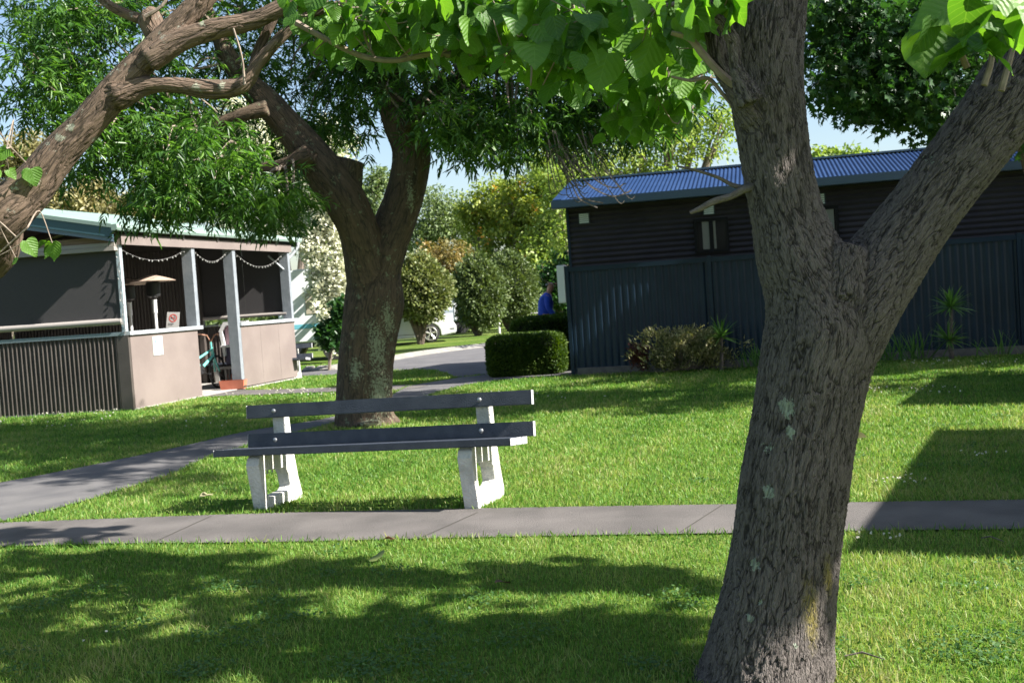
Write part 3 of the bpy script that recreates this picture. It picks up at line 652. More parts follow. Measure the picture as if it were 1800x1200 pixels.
# ---- middle tree behind the bench
T3 = tree_root('lichen_tree', (-1.85,13.92,0), 'thick lichen covered forked tree standing right behind the bench', None)
d3 = 13.92
c3 = ch([(650,775,74),(648,755,64),(644,735,54),(642,700,50),(642,640,48),(648,580,48),(656,530,50),(660,480,44),(680,430,38),(700,380,35),(716,325,34),(722,265,34),(704,215,32),(690,160,30),(684,110,27),(672,50,24),(655,-40,18),(630,-130,10)], d3)
c3b = ch([(660,600,26,13.95),(660,560,36,13.92),(650,500,40,13.88),(640,450,36,13.75),(628,400,34,13.6),(605,350,36,13.5),(570,300,33),(535,255,29),(500,215,26),(468,180,24),(436,148,21),(405,108,17),(378,50,12),(350,-20,9)], d3-.5)
c3c = ch([(600,360,34),(608,320,28),(613,290,25),(615,281,24)], d3-.38)
c3d = ch([(700,220,22),(760,170,14),(830,130,10),(920,120,7),(1010,140,5)], d3-.6)
c3e = ch([(545,270,18),(500,290,12),(440,300,9),(370,330,7),(300,350,5)], d3-.8)
c3f = ch([(470,190,14),(400,210,9),(330,240,6),(260,280,4)], d3-.9)
c3g = ch([(690,160,18),(600,90,12),(540,50,9),(430,20,6)], d3+.4)
roots = [ch([(648,735,30),(676,748,16),(704,756,9)], d3-.1), ch([(640,738,30),(606,750,16),(588,758,9)], d3-.1), ch([(645,740,26),(648,758,14)], d3-.35)]
limbs('trunk', [c3,c3b,c3c,c3d,c3e,c3f,c3g]+roots, .021, M_bark2, T3, [(D(px_,py_,13.6), r1_, r2_) for px_,py_,r1_,r2_ in ((668,690,.17,.45),(662,610,.14,.4),(680,560,.1,.3),(625,650,.12,.2),(655,745,.2,.12),(720,340,.05,.3))], (), wob=.07, smooth_it=2)
rg = []
for (px,py,rx,ry,da,db,k) in ((90,110,95,95,11.5,13,30),(170,60,110,70,12,14,26),(60,40,80,60,12,13.5,14),(170,190,70,70,11.5,13,22),(60,200,48,40,12,13,8),(230,260,70,60,11.5,13,22),(290,200,90,80,12,14,24),(150,300,42,26,12,13,7),
    (330,312,120,58,11.2,13.5,38),(420,345,105,46,11.5,13.5,26),(260,360,60,32,11.5,12.5,12),(490,375,60,34,12,14,16),(430,260,110,75,14.0,15.6,34),(330,250,50,60,12,13,12),(350,130,110,80,12.5,15,26),(480,100,90,80,14,15.6,24),
    (560,150,70,90,14.1,15.6,24),(600,60,80,60,13,15.5,24),(560,225,60,36,14.1,15.4,14),(640,190,40,70,13,14.5,12),(730,100,90,80,12,14.5,34),(810,170,80,80,12,14.5,36),(790,225,55,40,12,14,16),(880,230,90,45,12,14.5,30),(900,150,90,80,12,15,36),
    (980,200,90,60,12,14.5,34),(1000,245,60,30,12,13.5,12),(1060,160,70,60,12,14,22),(1120,225,45,34,12,13,14),(1150,190,60,40,12,13.5,10),(860,275,50,18,12,13.5,7),(1000,90,120,60,13,15,20),(690,20,180,30,13,15,22),(300,20,200,30,12.5,14.5,22),(1205,150,34,60,12.5,13.5,6)):
    for _ in range(k):
        a = random.random()*6.283; r_ = random.random()**.5; rg.append(D(px+rx*r_*math.cos(a), py+ry*r_*math.sin(a), random.uniform(da, db)))
rg = np.array(rg)
parts = [pin_sprays(rg-[0,0,-.08], (.34,.34,.22), 11, .125, .025, 7, .15, .6)]
# the rest of the crown, above the frame: aimed so that its shade falls where the lawn is dark
tg = []
for px_, py_, k_ in ((650,520,9),(650,460,9),(700,380,9),(720,290,9),(710,220,6),(600,360,9),(560,290,12),(500,210,12),(450,160,8),(620,600,5),(612,680,4)):
    for _ in range(k_*2): tg.append(D(px_+random.uniform(-40,40), py_+random.uniform(-40,40), 13.7))
for a in ((130,830,120,14,12),(280,792,120,13,14),(430,768,100,10,10),(150,775,200,40,36),(330,735,110,22,18),(60,820,90,22,12),(440,715,80,14,8),(300,850,90,14,7),(30,760,60,30,6),(180,745,160,12,8),(230,800,140,14,8)): ell(*a)
S3 = np.array([up_sun(p, random.uniform(5.4,6.8)) for p in tg]); S3b = sub_centres((-2.0,13.8,6.6),(3.4,2.6,1.1),110)
litL = [D(a_, b_, 12) for a_ in (60,130,200,270,340,410) for b_ in (90,180,270,330)]
S3 = clear_rays(S3, litL, .35); S3b = clear_rays(S3b, litL+[D(680,640,13.6), D(680,700,13.6)], .6)
parts.append(pin_sprays(np.concatenate([S3,S3b]), (.42,.42,.25), 12, .15, .045, 7, .2, .3))
tw3 = []
LS = np.array([q[:3] for c in (c3[7:],c3b,c3d,c3e,c3f,c3g) for q in catmull(c,4)])
for q in np.concatenate([rg[::3], S3[::3], S3b[::4]]):
    j = np.linalg.norm(LS-q, axis=1).argmin(); tw3.append(feeder(LS[j], q, .022, .006, .12))
twigs('branches', tw3, M_twig, T3, 5)
# bare drooping twigs hanging above the cabin roof
dt = []
for k in range(34):
    x0 = random.uniform(955,1045); y0 = random.uniform(225,275); L_ = random.uniform(30,105); dx = random.uniform(-10,90)*L_/100
    cy_ = random.choice([-1,1,1])*random.uniform(5,28)
    dt.append(ch([(x0,y0,1.5),(x0+dx*.4,y0+L_*.5,1.2),(x0+dx,y0+L_,1.0),(x0+dx+abs(cy_)*.9,y0+L_+cy_*.2,.8)], 12.2+random.uniform(-.2,.2)))
for q in ([(1000,280),(1015,330),(1030,350),(1060,357)],[(1010,270),(1030,320),(1075,345),(1110,335)],[(990,290),(1010,335),(1022,352),(1050,365)],[(1020,280),(1050,318),(1080,330),(1100,322)]): dt.append(ch([(x,y,1.6) for x,y in q], 12.1))
twigs('dead_twigs', dt, M_dead, T3, 4)
foliage('crown', cat(parts), M_leafA, T3)
# ---- star leaved tree at the upper right
T4 = tree_root('star_leaved_tree', (7.1,14.2,0), 'dark green star leaved tree filling the gap in the upper right fork', None)
c4 = [(7.1,14.2,-.1,.22),(6.95,14.2,1.2,.17),(6.75,14.2,2.2,.15),(6.5,14.2,3.2,.14),(6.25,14.2,4.4,.12),(6.1,14.1,5.6,.08)]
c4b = [(6.35,14.2,3.0,.1),(5.7,14.0,3.6,.07),(4.9,13.8,4.0,.05),(4.2,13.6,4.2,.03)]; c4c = [(6.3,14.2,3.6,.09),(5.6,14.4,4.4,.06),(4.8,14.6,5.2,.03)]
limbs('trunk', [c4,c4b,c4c], .02, M_bark3, T4, wob=.06)
rg = []
for (px,py,rx,ry,k) in ((1480,60,70,70,34),(1560,90,90,80,44),(1640,110,80,80,42),(1500,150,70,40,22),(1580,175,80,38,26),(1660,180,50,50,16),(1460,15,50,30,12),(1560,20,140,30,26),(1700,60,60,50,14),(1620,222,26,10,3),(1560,205,30,12,3),(1520,190,24,12,3),(1790,190,40,60,10)):
    for _ in range(k):
        a = random.random()*6.283; r_ = random.random()**.5; rg.append(D(px+rx*r_*math.cos(a), py+ry*r_*math.sin(a), random.uniform(12.8,15)))
rg = np.array(rg); tg = []
for a in ((1000,702,330,22,26),(1250,690,110,16,9),(850,735,170,8,5),(1150,715,200,14,9),(1560,685,70,8,4),(1680,660,130,4,4)): ell(*a)
S4 = np.array([up_sun(p, random.uniform(5.2,6.6)) for p in tg])
S4 = clear_rays(S4, LITF, .6)
tw4 = []; LS = np.array([q[:3] for c in (c4[3:],c4b,c4c) for q in catmull(c,4)])
for q in np.concatenate([rg[::4], S4[::2]]):
    j = np.linalg.norm(LS-q, axis=1).argmin(); tw4.append(feeder(LS[j], q, .02, .006, .1))
twigs('branches', tw4, M_twig, T4, 5)
foliage('crown', cat([leaf_cloud(rg, (.36,.36,.22), 42, .105, .11, STAR, .5), leaf_cloud(S4, (.45,.45,.25), 60, .15, .15, STAR, .3)]), M_leafC, T4)
# ---- unseen tree added outside the frame on the right to shade the fence
T5 = tree_root('shade_tree', (12.5,16.2,0), 'broad unseen tree added beyond the right picture edge to shade the fence')
limbs('trunk', [[(12.5,16.2,-.1,.3),(12.4,16.2,2,.24),(12.0,16.3,4,.2),(11.2,16.3,6,.12)]], .04, M_bark3, T5)
tg = []
for _ in range(360):
    px = random.uniform(985,1830); py = random.uniform(285,560) if px < 1330 else random.uniform(285,625); tg.append(D(px, py, 19.6-(px-1000)*.0018))
S5 = np.array([up_sun(p, random.uniform(6.9,8.8)) for p in tg]); S5 = clear_rays(S5, LITF, .62); S5 = clear_rays(S5, [D(px_, py_, 19.4) for px_, py_ in ((1500,395),(1720,390),(1040,530),(1080,560),(1640,490))], .42)
foliage('crown', leaf_cloud(np.concatenate([S5, sub_centres((13.5,15.6,7.0),(3.5,2.2,2.0),160)]), (.5,.5,.35), 60, .22, .17, CARD, .3), M_leafC, T5)
twigs('branches', [feeder((11.2,16.3,6), q, .05) for q in S5[::9]], M_twig, T5, 5)
# ================================================================ SHELTER
def corr(mb, o, U, V, N, pitch, amp, trap=False, k=8):
    """corrugated sheet: waves run along U, ribs along V, height along N"""
    o, U, V, N = (np.array(q, float) for q in (o, U, V, N)); L = np.linalg.norm(U); u = U/L; m = max(2, int(L/pitch*k))
    a = []; b_ = []
    for i in range(m+1):
        x = L*i/m; ph = x/pitch*2*math.pi; h = math.sin(ph)
        if trap: h = max(-1, min(1, h*1.7+.55))
        p = o+u*x+N*(amp*h); a.append(p); b_.append(p+V)
    n0 = m+1; return mb.add(a+b_, [(i, i+1, i+1+n0, i+n0) for i in range(m)])
c0 = np.array([-6.27, 18.69]); dA = np.array([.2640, .9645]); wB = np.array([-.9925, .1222])
def sp(a, b_, z): q = c0+dA*a+wB*b_; return (q[0], q[1], z)
def spd(a, b_): q = dA*a+wB*b_; return (q[0], q[1], 0.)
nF = np.array([.9645,-.264,0]); nL = np.array([-.1222,-.9925,0])
M_pink = mat('beige_painted_sheet', (.155,.124,.115), .66, col2=(.19,.155,.143), scale=1.5, bump=.12, bscale=12)
M_brown = mat('dark_brown_steel', (.062,.052,.047), .45, col2=(.078,.066,.06), scale=3, bump=.1)
M_post = mat('blue_grey_painted_timber', (.165,.185,.21), .7, col2=(.205,.225,.25), scale=8, bump=.25, bscale=40)
M_rail = mat('pale_painted_rail', (.36,.39,.42), .6)
M_fabric = mat('charcoal_blind_fabric', (.040,.038,.040), .8, col2=(.050,.047,.049), scale=60, bump=.3, bscale=300)
M_roller = mat('grey_roller_tube', (.33,.30,.28), .6)
M_green = mat('pale_green_roof_steel', (.19,.27,.235), .5, col2=(.23,.31,.275), scale=2)
M_teal = mat('teal_barge_board', (.035,.09,.115), .5)
M_soff = mat('blue_grey_soffit', (.16,.21,.28), .7)
M_timber = mat('brown_timber_beam', (.19,.125,.075), .75, col2=(.26,.18,.12), scale=12, stretch=(.3,1,6), bump=.3)
M_slab = mat('shelter_slab', (.30,.28,.26), .9, col2=(.38,.36,.34), scale=3, bump=.3)
SH = empty('open_shelter', (*c0, 0)); tag(SH, 'open sided barbecue shelter with beige panels, charcoal blinds and pale green roof', 'shelter')
def sb(name, m, parent=SH, bevel=0.):      # box in shelter coordinates
    def f(mb, **k):
        o = mb.build(name, m, parent, **k); world_child(o, SH) if parent is SH else None
        if parent is not SH: o.matrix_parent_inverse = Matrix.Translation((-c0[0], -c0[1], 0)) if False else (parent.matrix_parent_inverse.copy() if False else Matrix())
        return o
    return f
def SB(name, m, boxes, parent=SH, **k):
    mb = MB()
    for b6 in boxes: mb.box(*b6, f=lambda x,y,z: tuple(np.array(sp(x,y,z))-np.array([c0[0],c0[1],0])))
    return mb.build(name, m, parent, **k)
off = np.array([c0[0], c0[1], 0])
def lp(a, b_, z): return np.array(sp(a,b_,z))-off
SB('slab', M_slab, [(-.02,6.25,-.02,7,-.1,.03)])
SB('front_panel', M_pink, [(.03,2.13,0,.03,.03,1.24)])
pan2 = SB('front_panel', M_pink, [(3.74,4.53,0,.03,.05,1.24),(4.535,5.32,0,.03,.05,1.24),(5.325,6.08,0,.03,.05,1.24)])
SB('panel_rail', M_rail, [(-.03,2.26,-.045,.10,1.243,1.303)]); SB('panel_rail', M_rail, [(3.70,6.2,-.045,.10,1.243,1.303)])
SB('post', M_post, [(2.13,2.24,.0,.19,1.305,2.74)]); SB('post', M_post, [(3.62,3.735,-.0,.19,.03,2.74)]); SB('post', M_post, [(6.0,6.1,.0,.19,1.305,2.74)])
SB('corner_post', mat('galvanised_post', (.36,.42,.46), .45, metal=.3, col2=(.45,.52,.56), scale=9), [(-.02,.05,.035,.10,1.305,2.74)])
SB('corner_flashing', M_brown, [(-.03,.02,0,.20,.0,1.24)])
mb = MB(); corr(mb, lp(-.045,-.03,2.725), np.array(spd(6.2,0)), (0,0,.165), nF, .03, .004); SB('beam', M_pink, [(-.04,6.15,-.02,.05,2.73,2.885)]); mb.build('beam_cladding', M_pink, SH)
# left wall
mb = MB(); corr(mb, lp(-.01,.20,.0), np.array(spd(0,6.4)), (0,0,1.235), nL, .076, .019, k=10); mb.build('corrugated_wall', M_brown, SH, smooth=True)
SB('wall_rail', mat('teal_grey_rail', (.17,.22,.24), .5), [(-.04,.06,.06,6.6,1.24,1.30)])
mb = MB(); mb.add([lp(-.01,.10,1.48), lp(-.01,6.4,1.48), lp(-.01,6.4,2.64), lp(-.01,.10,2.64)], [(0,1,2,3)]); mb.add([lp(.0,.10,1.48), lp(.0,6.4,1.48), lp(.0,6.4,2.64), lp(.0,.10,2.64)], [(3,2,1,0)]); blind = mb.build('blind', M_fabric, SH)
MB().cyl(lp(-.03,.08,1.475), lp(-.03,6.4,1.475), .052, 16).build('roller', M_roller, blind, smooth=True)
SB('blind_box', mat('pale_headbox', (.30,.27,.25), .6), [(-.12,.02,.06,6.4,2.635,2.70)]); SB('blind_box', M_roller, [(-.10,.02,.06,6.4,2.705,2.765)])
SB('timber_beam', M_timber, [(-.03,.06,.0,6.8,2.77,2.87)])
# end wall
bR_ = 3.75
mb = MB(); corr(mb, lp(6.1,.1,.02), np.array(spd(0,6.4)), (0,0,1.22), nL, .076, .016, k=6); corr(mb, lp(6.1,2.05,1.25), np.array(spd(0,4.4)), (0,0,1.7), nL, .076, .016, k=6); mb.build('end_wall', M_brown, SH, smooth=True)
mb = MB(); corr(mb, lp(.1,6.5,.02), np.array(spd(6,0)), (0,0,3.2), -nF, .076, .016, k=4); mb.build('added_back_wall', M_brown, SH)  # unseen wall added at the back to keep the interior dark
mb = MB(); mb.add([lp(6.13,.0,2.88), lp(6.13,2*bR_,2.88), lp(6.13,bR_,3.74)], [(0,1,2)]); mb.build('gable_infill', M_brown, SH)
SB('end_rail', M_rail, [(6.05,6.12,.1,2.05,1.245,1.275)]); SB('inner_post', M_brown, [(6.0,6.1,2.0,2.1,.03,2.9)]); SB('brace', M_rail, [])if False else None
mb = MB(); mb.tube([lp(6.0,.1,2.36), lp(6.0,.42,2.68)], .025, 6).build('brace', M_rail, SH)
for a_, b_ in ((.12,1.045),(1.048,2.0)):
    bl = SB('blind', M_fabric, [(6.07,6.075,a_,b_,1.42,2.95)]); MB().cyl(lp(6.03,a_,1.42), lp(6.03,b_,1.42), .04, 12).build('roller', M_roller, bl, smooth=True)
# roof: low gable running front to back
zE, zR, bR, bE = 3.03, 3.80, 3.75, -.05; A0, A1 = -.28, 6.42
def roofz(b_): return zE+(zR-zE)*(1-abs(b_-bR)/(bR-bE))
mb = MB()
for bb0, bb1 in ((bE,bR),(2*bR-bE,bR)):
    o_ = lp(A0,bb0,roofz(bb0)); corr(mb, o_, lp(A1,bb0,roofz(bb0))-o_, lp(A0,bb1,roofz(bb1))-o_, (0,0,1), .19, .012, k=5)
    mb.add([lp(A0,bb0,roofz(bb0)-.03), lp(A1,bb0,roofz(bb0)-.03), lp(A1,bb1,roofz(bb1)-.03), lp(A0,bb1,roofz(bb1)-.03)], [(0,1,2,3)]) if False else None
mb.build('roof', M_green, SH)
mb = MB()
for bb0, bb1 in ((bE,bR),(2*bR-bE,bR)): mb.add([lp(A0+.05,bb0+(.03 if bb0 < bb1 else -.03),roofz(bb0)-.025), lp(A1-.05,bb0+(.03 if bb0 < bb1 else -.03),roofz(bb0)-.025), lp(A1-.05,bb1,roofz(bb1)-.03), lp(A0+.05,bb1,roofz(bb1)-.03)], [(0,1,2,3)])
mb.build('ceiling', M_brown, SH)
def barge(a0, a1, z0, z1, m, name):
    mb = MB()
    for bb0, bb1 in ((bE,bR),(2*bR-bE,bR)):
        mb.hexa([lp(a0,bb0,roofz(bb0)+z0), lp(a1,bb0,roofz(bb0)+z0), lp(a1,bb1,roofz(bb1)+z0), lp(a0,bb1,roofz(bb1)+z0), lp(a0,bb0,roofz(bb0)+z1), lp(a1,bb0,roofz(bb0)+z1), lp(a1,bb1,roofz(bb1)+z1), lp(a0,bb1,roofz(bb1)+z1)])
    return mb.build(name, m, SH)
barge(A0-.03, A0-.002, -.20, -.045, M_teal, 'barge_board'); barge(A0-.05, A0+.06, -.042, .02, M_green, 'barge_cap'); barge(A0+.0, A0+.03, -.27, -.205, M_soff, 'soffit_edge'); barge(A1+.002, A1+.03, -.20, .0, M_teal, 'barge_board')
for k in range(5): barge(.6+1.2*k, .66+1.2*k, -.17, -.035, M_brown, 'rafter')
mb = MB(); prof = [(-.0,-.02),(-.0,.08),(-.09,.08),(-.10,.02),(-.08,-.02)]
p0 = [lp(A0-.05, bE+y_, zE-.07+z_) for y_,z_ in prof]; p1 = [lp(A1+.03, bE+y_, zE-.07+z_) for y_,z_ in prof]
mb.add(p0+p1, [tuple(range(5)), tuple(range(9,4,-1))]+[(i,(i+1)%5,(i+1)%5+5,i+5) for i in range(5)]); mb.build('gutter', M_green, SH)
mb = MB(); mb.tube([lp(6.32,-.10,2.98), lp(6.33,-.10,2.86), lp(6.30,.03,2.68), lp(6.22,.12,2.58), lp(6.15,.14,2.5), lp(6.15,.14,.05)], .038, 10).build('downpipe', M_rail, SH, smooth=True)
# notice on the beige panel
ntc = SB('notice', mat('white_notice_board', (.50,.54,.53), .5), [(.66,.95,-.012,-.001,.86,1.18)])
mb = MB()
for (a_, b_, z0, z1) in ((.72,.735,1.03,1.12),(.735,.75,1.09,1.12),(.75,.765,1.05,1.10),(.79,.805,1.03,1.11),(.80,.86,1.10,1.115),(.845,.86,1.03,1.10),(.80,.85,1.06,1.07),(.70,.90,1.135,1.14),(.72,.88,.96,.966),(.74,.86,.935,.94)):
    mb.box(a_, b_, -.016, -.0125, z0, z1, f=lambda x,y,z: tuple(lp(x,y,z)))
mb.build('lettering', mat('aqua_ink', (.10,.38,.38), .6), ntc)
# ---- fairy lights
M_cord = mat('pale_cord', (.14,.135,.13), .6); M_bulb = mat('clear_bulb', (.34,.34,.33), .2, spec=.8)
def swag(a0, z0, a1, z1, sag, b_, nb, lab):
    root = empty('string_lights', sp(a0,b_,z0)); tag(root, lab, 'string lights', 'clear string lights on the shelter'); pts = []
    for i in range(13):
        u = i/12; p = np.array(sp(a0+(a1-a0)*u, b_, z0+(z1-z0)*u-4*sag*u*(1-u)))-np.array(root.location); pts.append(p)
    MB().tube(pts, .004, 5).build('cord', M_cord, root)
    cc = catmull(pts, 3); me = None
    for i in range(nb):
        p = cc[int((i+.5)/nb*(len(cc)-1))]
        if me is None:
            mb = MB(); mb.lathe([(.003,0),(.008,-.010),(.010,-.022),(.007,-.032),(.002,-.036)], (0,0,0), 7); o = mb.build('bulb', M_bulb, root, smooth=True); me = o.data
        else: o = bpy.data.objects.new('bulb', me); COL.objects.link(o); o.parent = root
        o.location = tuple(p); o.rotation_euler = (random.uniform(-.6,.6), random.uniform(-.6,.6), 0)
swag(.05,2.66,2.10,2.72,.20,.06,14,'string of clear bulbs swagged across the left bay, above the patio heater')
swag(2.26,2.73,3.6,2.73,.24,.06,16,'string of clear bulbs swagged across the open doorway bay')
swag(3.75,2.72,6.0,2.74,.32,.06,18,'string of clear bulbs swagged across the far right bay of the shelter')
# vertical string on the corner post
root = empty('string_lights', sp(-.03,.04,2.7)); tag(root, 'string of clear bulbs wound down the grey corner post', 'string lights', 'clear string lights on the shelter')
q0 = np.array(root.location); MB().tube([np.array(sp(-.04+.012*math.sin(i*1.9),.05+.03*math.cos(i*1.9),2.7-.12*i))-q0 for i in range(13)], .006, 5).build('cord', M_cord, root)
for i in range(12):
    o = bpy.data.objects.new('bulb', bpy.data.meshes['bulb']); COL.objects.link(o); o.parent = root; o.location = tuple(np.array(sp(-.06,.04+.03*math.sin(i*2.1),2.66-.118*i))-q0)
# ---- patio heaters
M_sil = mat('brushed_metal', (.62,.61,.60), .35, metal=.75); M_copper = mat('pinkish_reflector', (.62,.47,.38), .4, metal=.35); M_black = mat('black_enamel', (.02,.02,.022), .45)
def heater(loc, label):
    r_ = empty('patio_heater', loc); tag(r_, label, 'patio heater', 'patio heaters in the shelter')
    MB().lathe([(.22,.0),(.23,.03),(.22,.42),(.20,.46),(.05,.50)], (0,0,.03), 20).build('gas_base', M_sil, r_, smooth=True)
    MB().lathe([(.030,.5),(.030,1.55),(.042,1.56),(.042,1.78),(.05,1.80)], (0,0,.03), 14).build('pole', mat('white_pole', (.72,.72,.72), .4), r_, smooth=True)
    MB().lathe([(.05,1.83),(.11,1.86),(.125,1.90),(.125,2.06),(.13,2.10),(.10,2.13)], (0,0,.03), 20).build('burner', M_black, r_, smooth=True)
    MB().lathe([(.40,2.125),(.405,2.135),(.24,2.19),(.08,2.235),(.02,2.25)], (0,0,.03), 28).build('reflector', M_copper, r_, smooth=True)
    return r_
p = D(272,540,20.6); heater((p[0], p[1], .0), 'patio heater with white pole and conical reflector, in the left bay of the shelter')
p = D(228,540,21.6); heater((p[0], p[1], .0), 'second patio heater further back, mostly hidden behind the corner post')
# ---- no smoking sign
sg = empty('no_smoking_sign', sp(1.92,.35,1.30)); tag(sg, 'white no smoking sign with red ring leaning inside the left bay by the post', 'sign'); sg.rotation_euler = (R(-12), R(4), R(-4))
MB().box(-.115,.115,0,.008,.0,.29).build('board', mat('white_sign', (.36,.35,.34), .6), sg)
mb = MB(); n_ = 28; vs = []
for rr in (.075,.058): vs += [(rr*math.cos(2*math.pi*i/n_), -.003, .18+rr*math.sin(2*math.pi*i/n_)) for i in range(n_)]
mb.add(vs, [(i,(i+1)%n_,(i+1)%n_+n_,i+n_) for i in range(n_)]); mb.add([(-.048,-.004,.222),(-.038,-.004,.232),(.048,-.004,.138),(.038,-.004,.128)], [(0,1,2,3)])
mb.build('prohibition_ring', mat('sign_red', (.45,.05,.04), .6), sg)
MB().box(-.045,.045,-.002,-.001,.17,.186).add([(.02,-.002,.19),(.03,-.002,.21),(.02,-.002,.23),(.012,-.002,.21)], [(0,1,2,3)]).box(-.085,.02,-.002,-.001,.07,.082).box(-.085,-.0,-.002,-.001,.045,.056).build('pictogram', mat('sign_black', (.05,.05,.05), .6), sg)
# ---- bicycle
M_turq = mat('turquoise_paint', (.16,.55,.50), .4); M_tyre = mat('black_rubber', (.025,.025,.025), .85); M_cop = mat('copper_tube', (.45,.24,.16), .35, metal=.6)
pb = D(366,640,21.9); bk = empty('bicycle', (pb[0]-.20, pb[1]+.15, .03), R(76)); tag(bk, 'turquoise bicycle with black saddle and copper handlebars inside the shelter doorway', 'bicycle')
BB = (0,0,.42); HT = (.50,0,.80); HB = (.54,0,.66); ST = (-.20,0,.86)
mb = MB()
for a_, b_, r_ in ((BB,HB,.028),(BB,ST,.026),(HT,HB,.03),((.5,0,.78),(-.1,0,.62),.02),(BB,(-.45,.05,.33),.016),(BB,(-.45,-.05,.33),.016),((-.13,.03,.68),(-.45,.05,.33),.014),((-.13,-.03,.68),(-.45,-.05,.33),.014),(HB,(.66,.05,.33),.018),(HB,(.66,-.05,.33),.018),((.50,0,.80),(.48,0,.93),.018)): mb.cyl(a_, b_, r_, 8)
mb.build('frame', M_turq, bk, smooth=True)
for x_ in (-.45,.66):
    mb = MB(); mb.tube([(x_+.31*math.cos(2*math.pi*i/24), 0, .33+.31*math.sin(2*math.pi*i/24)) for i in range(25)], .022, 8, caps=False); wh = mb.build('wheel', M_tyre, bk, smooth=True)
    mb = MB(); [mb.cyl((x_,0,.33), (x_+.3*math.cos(i*.524),0,.33+.3*math.sin(i*.524)), .003, 4) for i in range(12)]; mb.build('spokes', M_sil, wh)
mb = MB(); mb.tube([(.30,.27,1.06),(.44,.22,1.10),(.50,.08,1.06),(.49,0,.93),(.50,-.08,1.06),(.44,-.22,1.10),(.30,-.27,1.06)], .014, 8).build('handlebar', M_cop, bk, smooth=True)
mb = MB(); mb.tube([(-.34,0,.915),(-.26,0,.925),(-.12,0,.915),(-.04,0,.905)], [.10,.085,.04,.02], 10).build('saddle', M_black, bk, smooth=True); MB().cyl(ST, (-.215,0,.91), .014, 8).build('seat_post', M_sil, bk)
mb = MB(); mb.lathe([(.09,-.045),(.09,-.035)], (0,0,.42), 20, 'y'); mb.cyl((0,-.05,.42),(.14,-.05,.32),.01,6); mb.cyl((0,.05,.42),(-.14,.05,.52),.01,6); mb.box(.10,.18,-.13,-.05,.31,.33).box(-.18,-.10,.05,.13,.51,.53).build('crank', M_black, bk)
# ---- white play stand with chamfered top corner
ps = D(417,690,22.9); st = empty('play_stand', (ps[0]+.08, ps[1], .03), R(-8)); tag(st, 'white play kitchen stand with a chamfered top behind the middle post of the shelter', 'play stand')
mb = MB()
pth = [(-.30,.0,.62),(-.33,0,.95),(-.36,0,1.12),(-.25,0,1.30),(.25,0,1.30),(.36,0,1.12),(.33,0,.95),(.30,0,.62)]
for i in range(len(pth)-1):
    a_, b_ = pth[i], pth[i+1]; mb.hexa([(a_[0],-.04,a_[2]),(b_[0],-.04,b_[2]),(b_[0],.04,b_[2]),(a_[0],.04,a_[2]),(a_[0]*.8,-.04,a_[2]-.07 if a_[2]>1.2 else a_[2]),(b_[0]*.8,-.04,b_[2]-.07 if b_[2]>1.2 else b_[2]),(b_[0]*.8,.04,b_[2]-.07 if b_[2]>1.2 else b_[2]),(a_[0]*.8,.04,a_[2]-.07 if a_[2]>1.2 else a_[2])])
mb.build('surround', mat('white_plastic', (.78,.78,.78), .4), st)
MB().box(-.26,.26,.045,.06,.84,1.24).build('back_board', mat('pink_panel', (.45,.28,.33), .6), st)
MB().box(-.32,.32,-.12,.12,.79,.835).build('counter', mat('white_counter', (.72,.70,.70), .5), st, bevel=.01); MB().box(-.10,.12,-.10,.02,.836,.90).build('tray', mat('pink_tray', (.55,.20,.20), .5), st, bevel=.01)
MB().box(-.27,.27,.02,.10,.44,.785).build('lower_board', mat('dusky_purple', (.10,.08,.14), .6), st); MB().box(-.36,.36,-.14,.12,.36,.41).build('lower_shelf', M_roller, st)
for x_ in (-.25,.25):
    for y_ in (-.09,.08): MB().box(x_-.02,x_+.02,y_-.02,y_+.02,.0,.36).build('leg', M_roller, st)
# ---- terracotta troughs
M_terra = mat('terracotta_plastic', (.48,.14,.085), .6, col2=(.55,.18,.11), scale=8)
def trough(loc, rz, label):
    t_ = empty('planter_trough', loc, rz); tag(t_, label, 'planter', 'terracotta planter troughs in the doorway')
    mb = MB(); a, b_, h = .25,.10,.17
    o_ = [(-a*.9,-b_*.85,0),(a*.9,-b_*.85,0),(a*.9,b_*.85,0),(-a*.9,b_*.85,0),(-a,-b_,h),(a,-b_,h),(a,b_,h),(-a,b_,h),(-a+.015,-b_+.015,h),(a-.015,-b_+.015,h),(a-.015,b_-.015,h),(-a+.015,b_-.015,h)]
    mb.add(o_, [(3,2,1,0),(0,1,5,4),(1,2,6,5),(2,3,7,6),(3,0,4,7),(4,5,9,8),(5,6,10,9),(6,7,11,10),(7,4,8,11)]); mb.build('pot', M_terra, t_)
    MB().box(-a+.016,a-.016,-b_+.016,b_-.016,.02,h-.03).build('soil', mat('potting_soil', (.05,.035,.025), .95), t_)
p = G(409,684,.03); trough((p[0], p[1]+.08, .03), R(-6), 'terracotta trough in the shelter doorway, in front of the other trough')
p = G(413,672,.03); trough((p[0]+.05, p[1]+.10, .03), R(-6), 'terracotta trough behind the front one, under the white play stand')

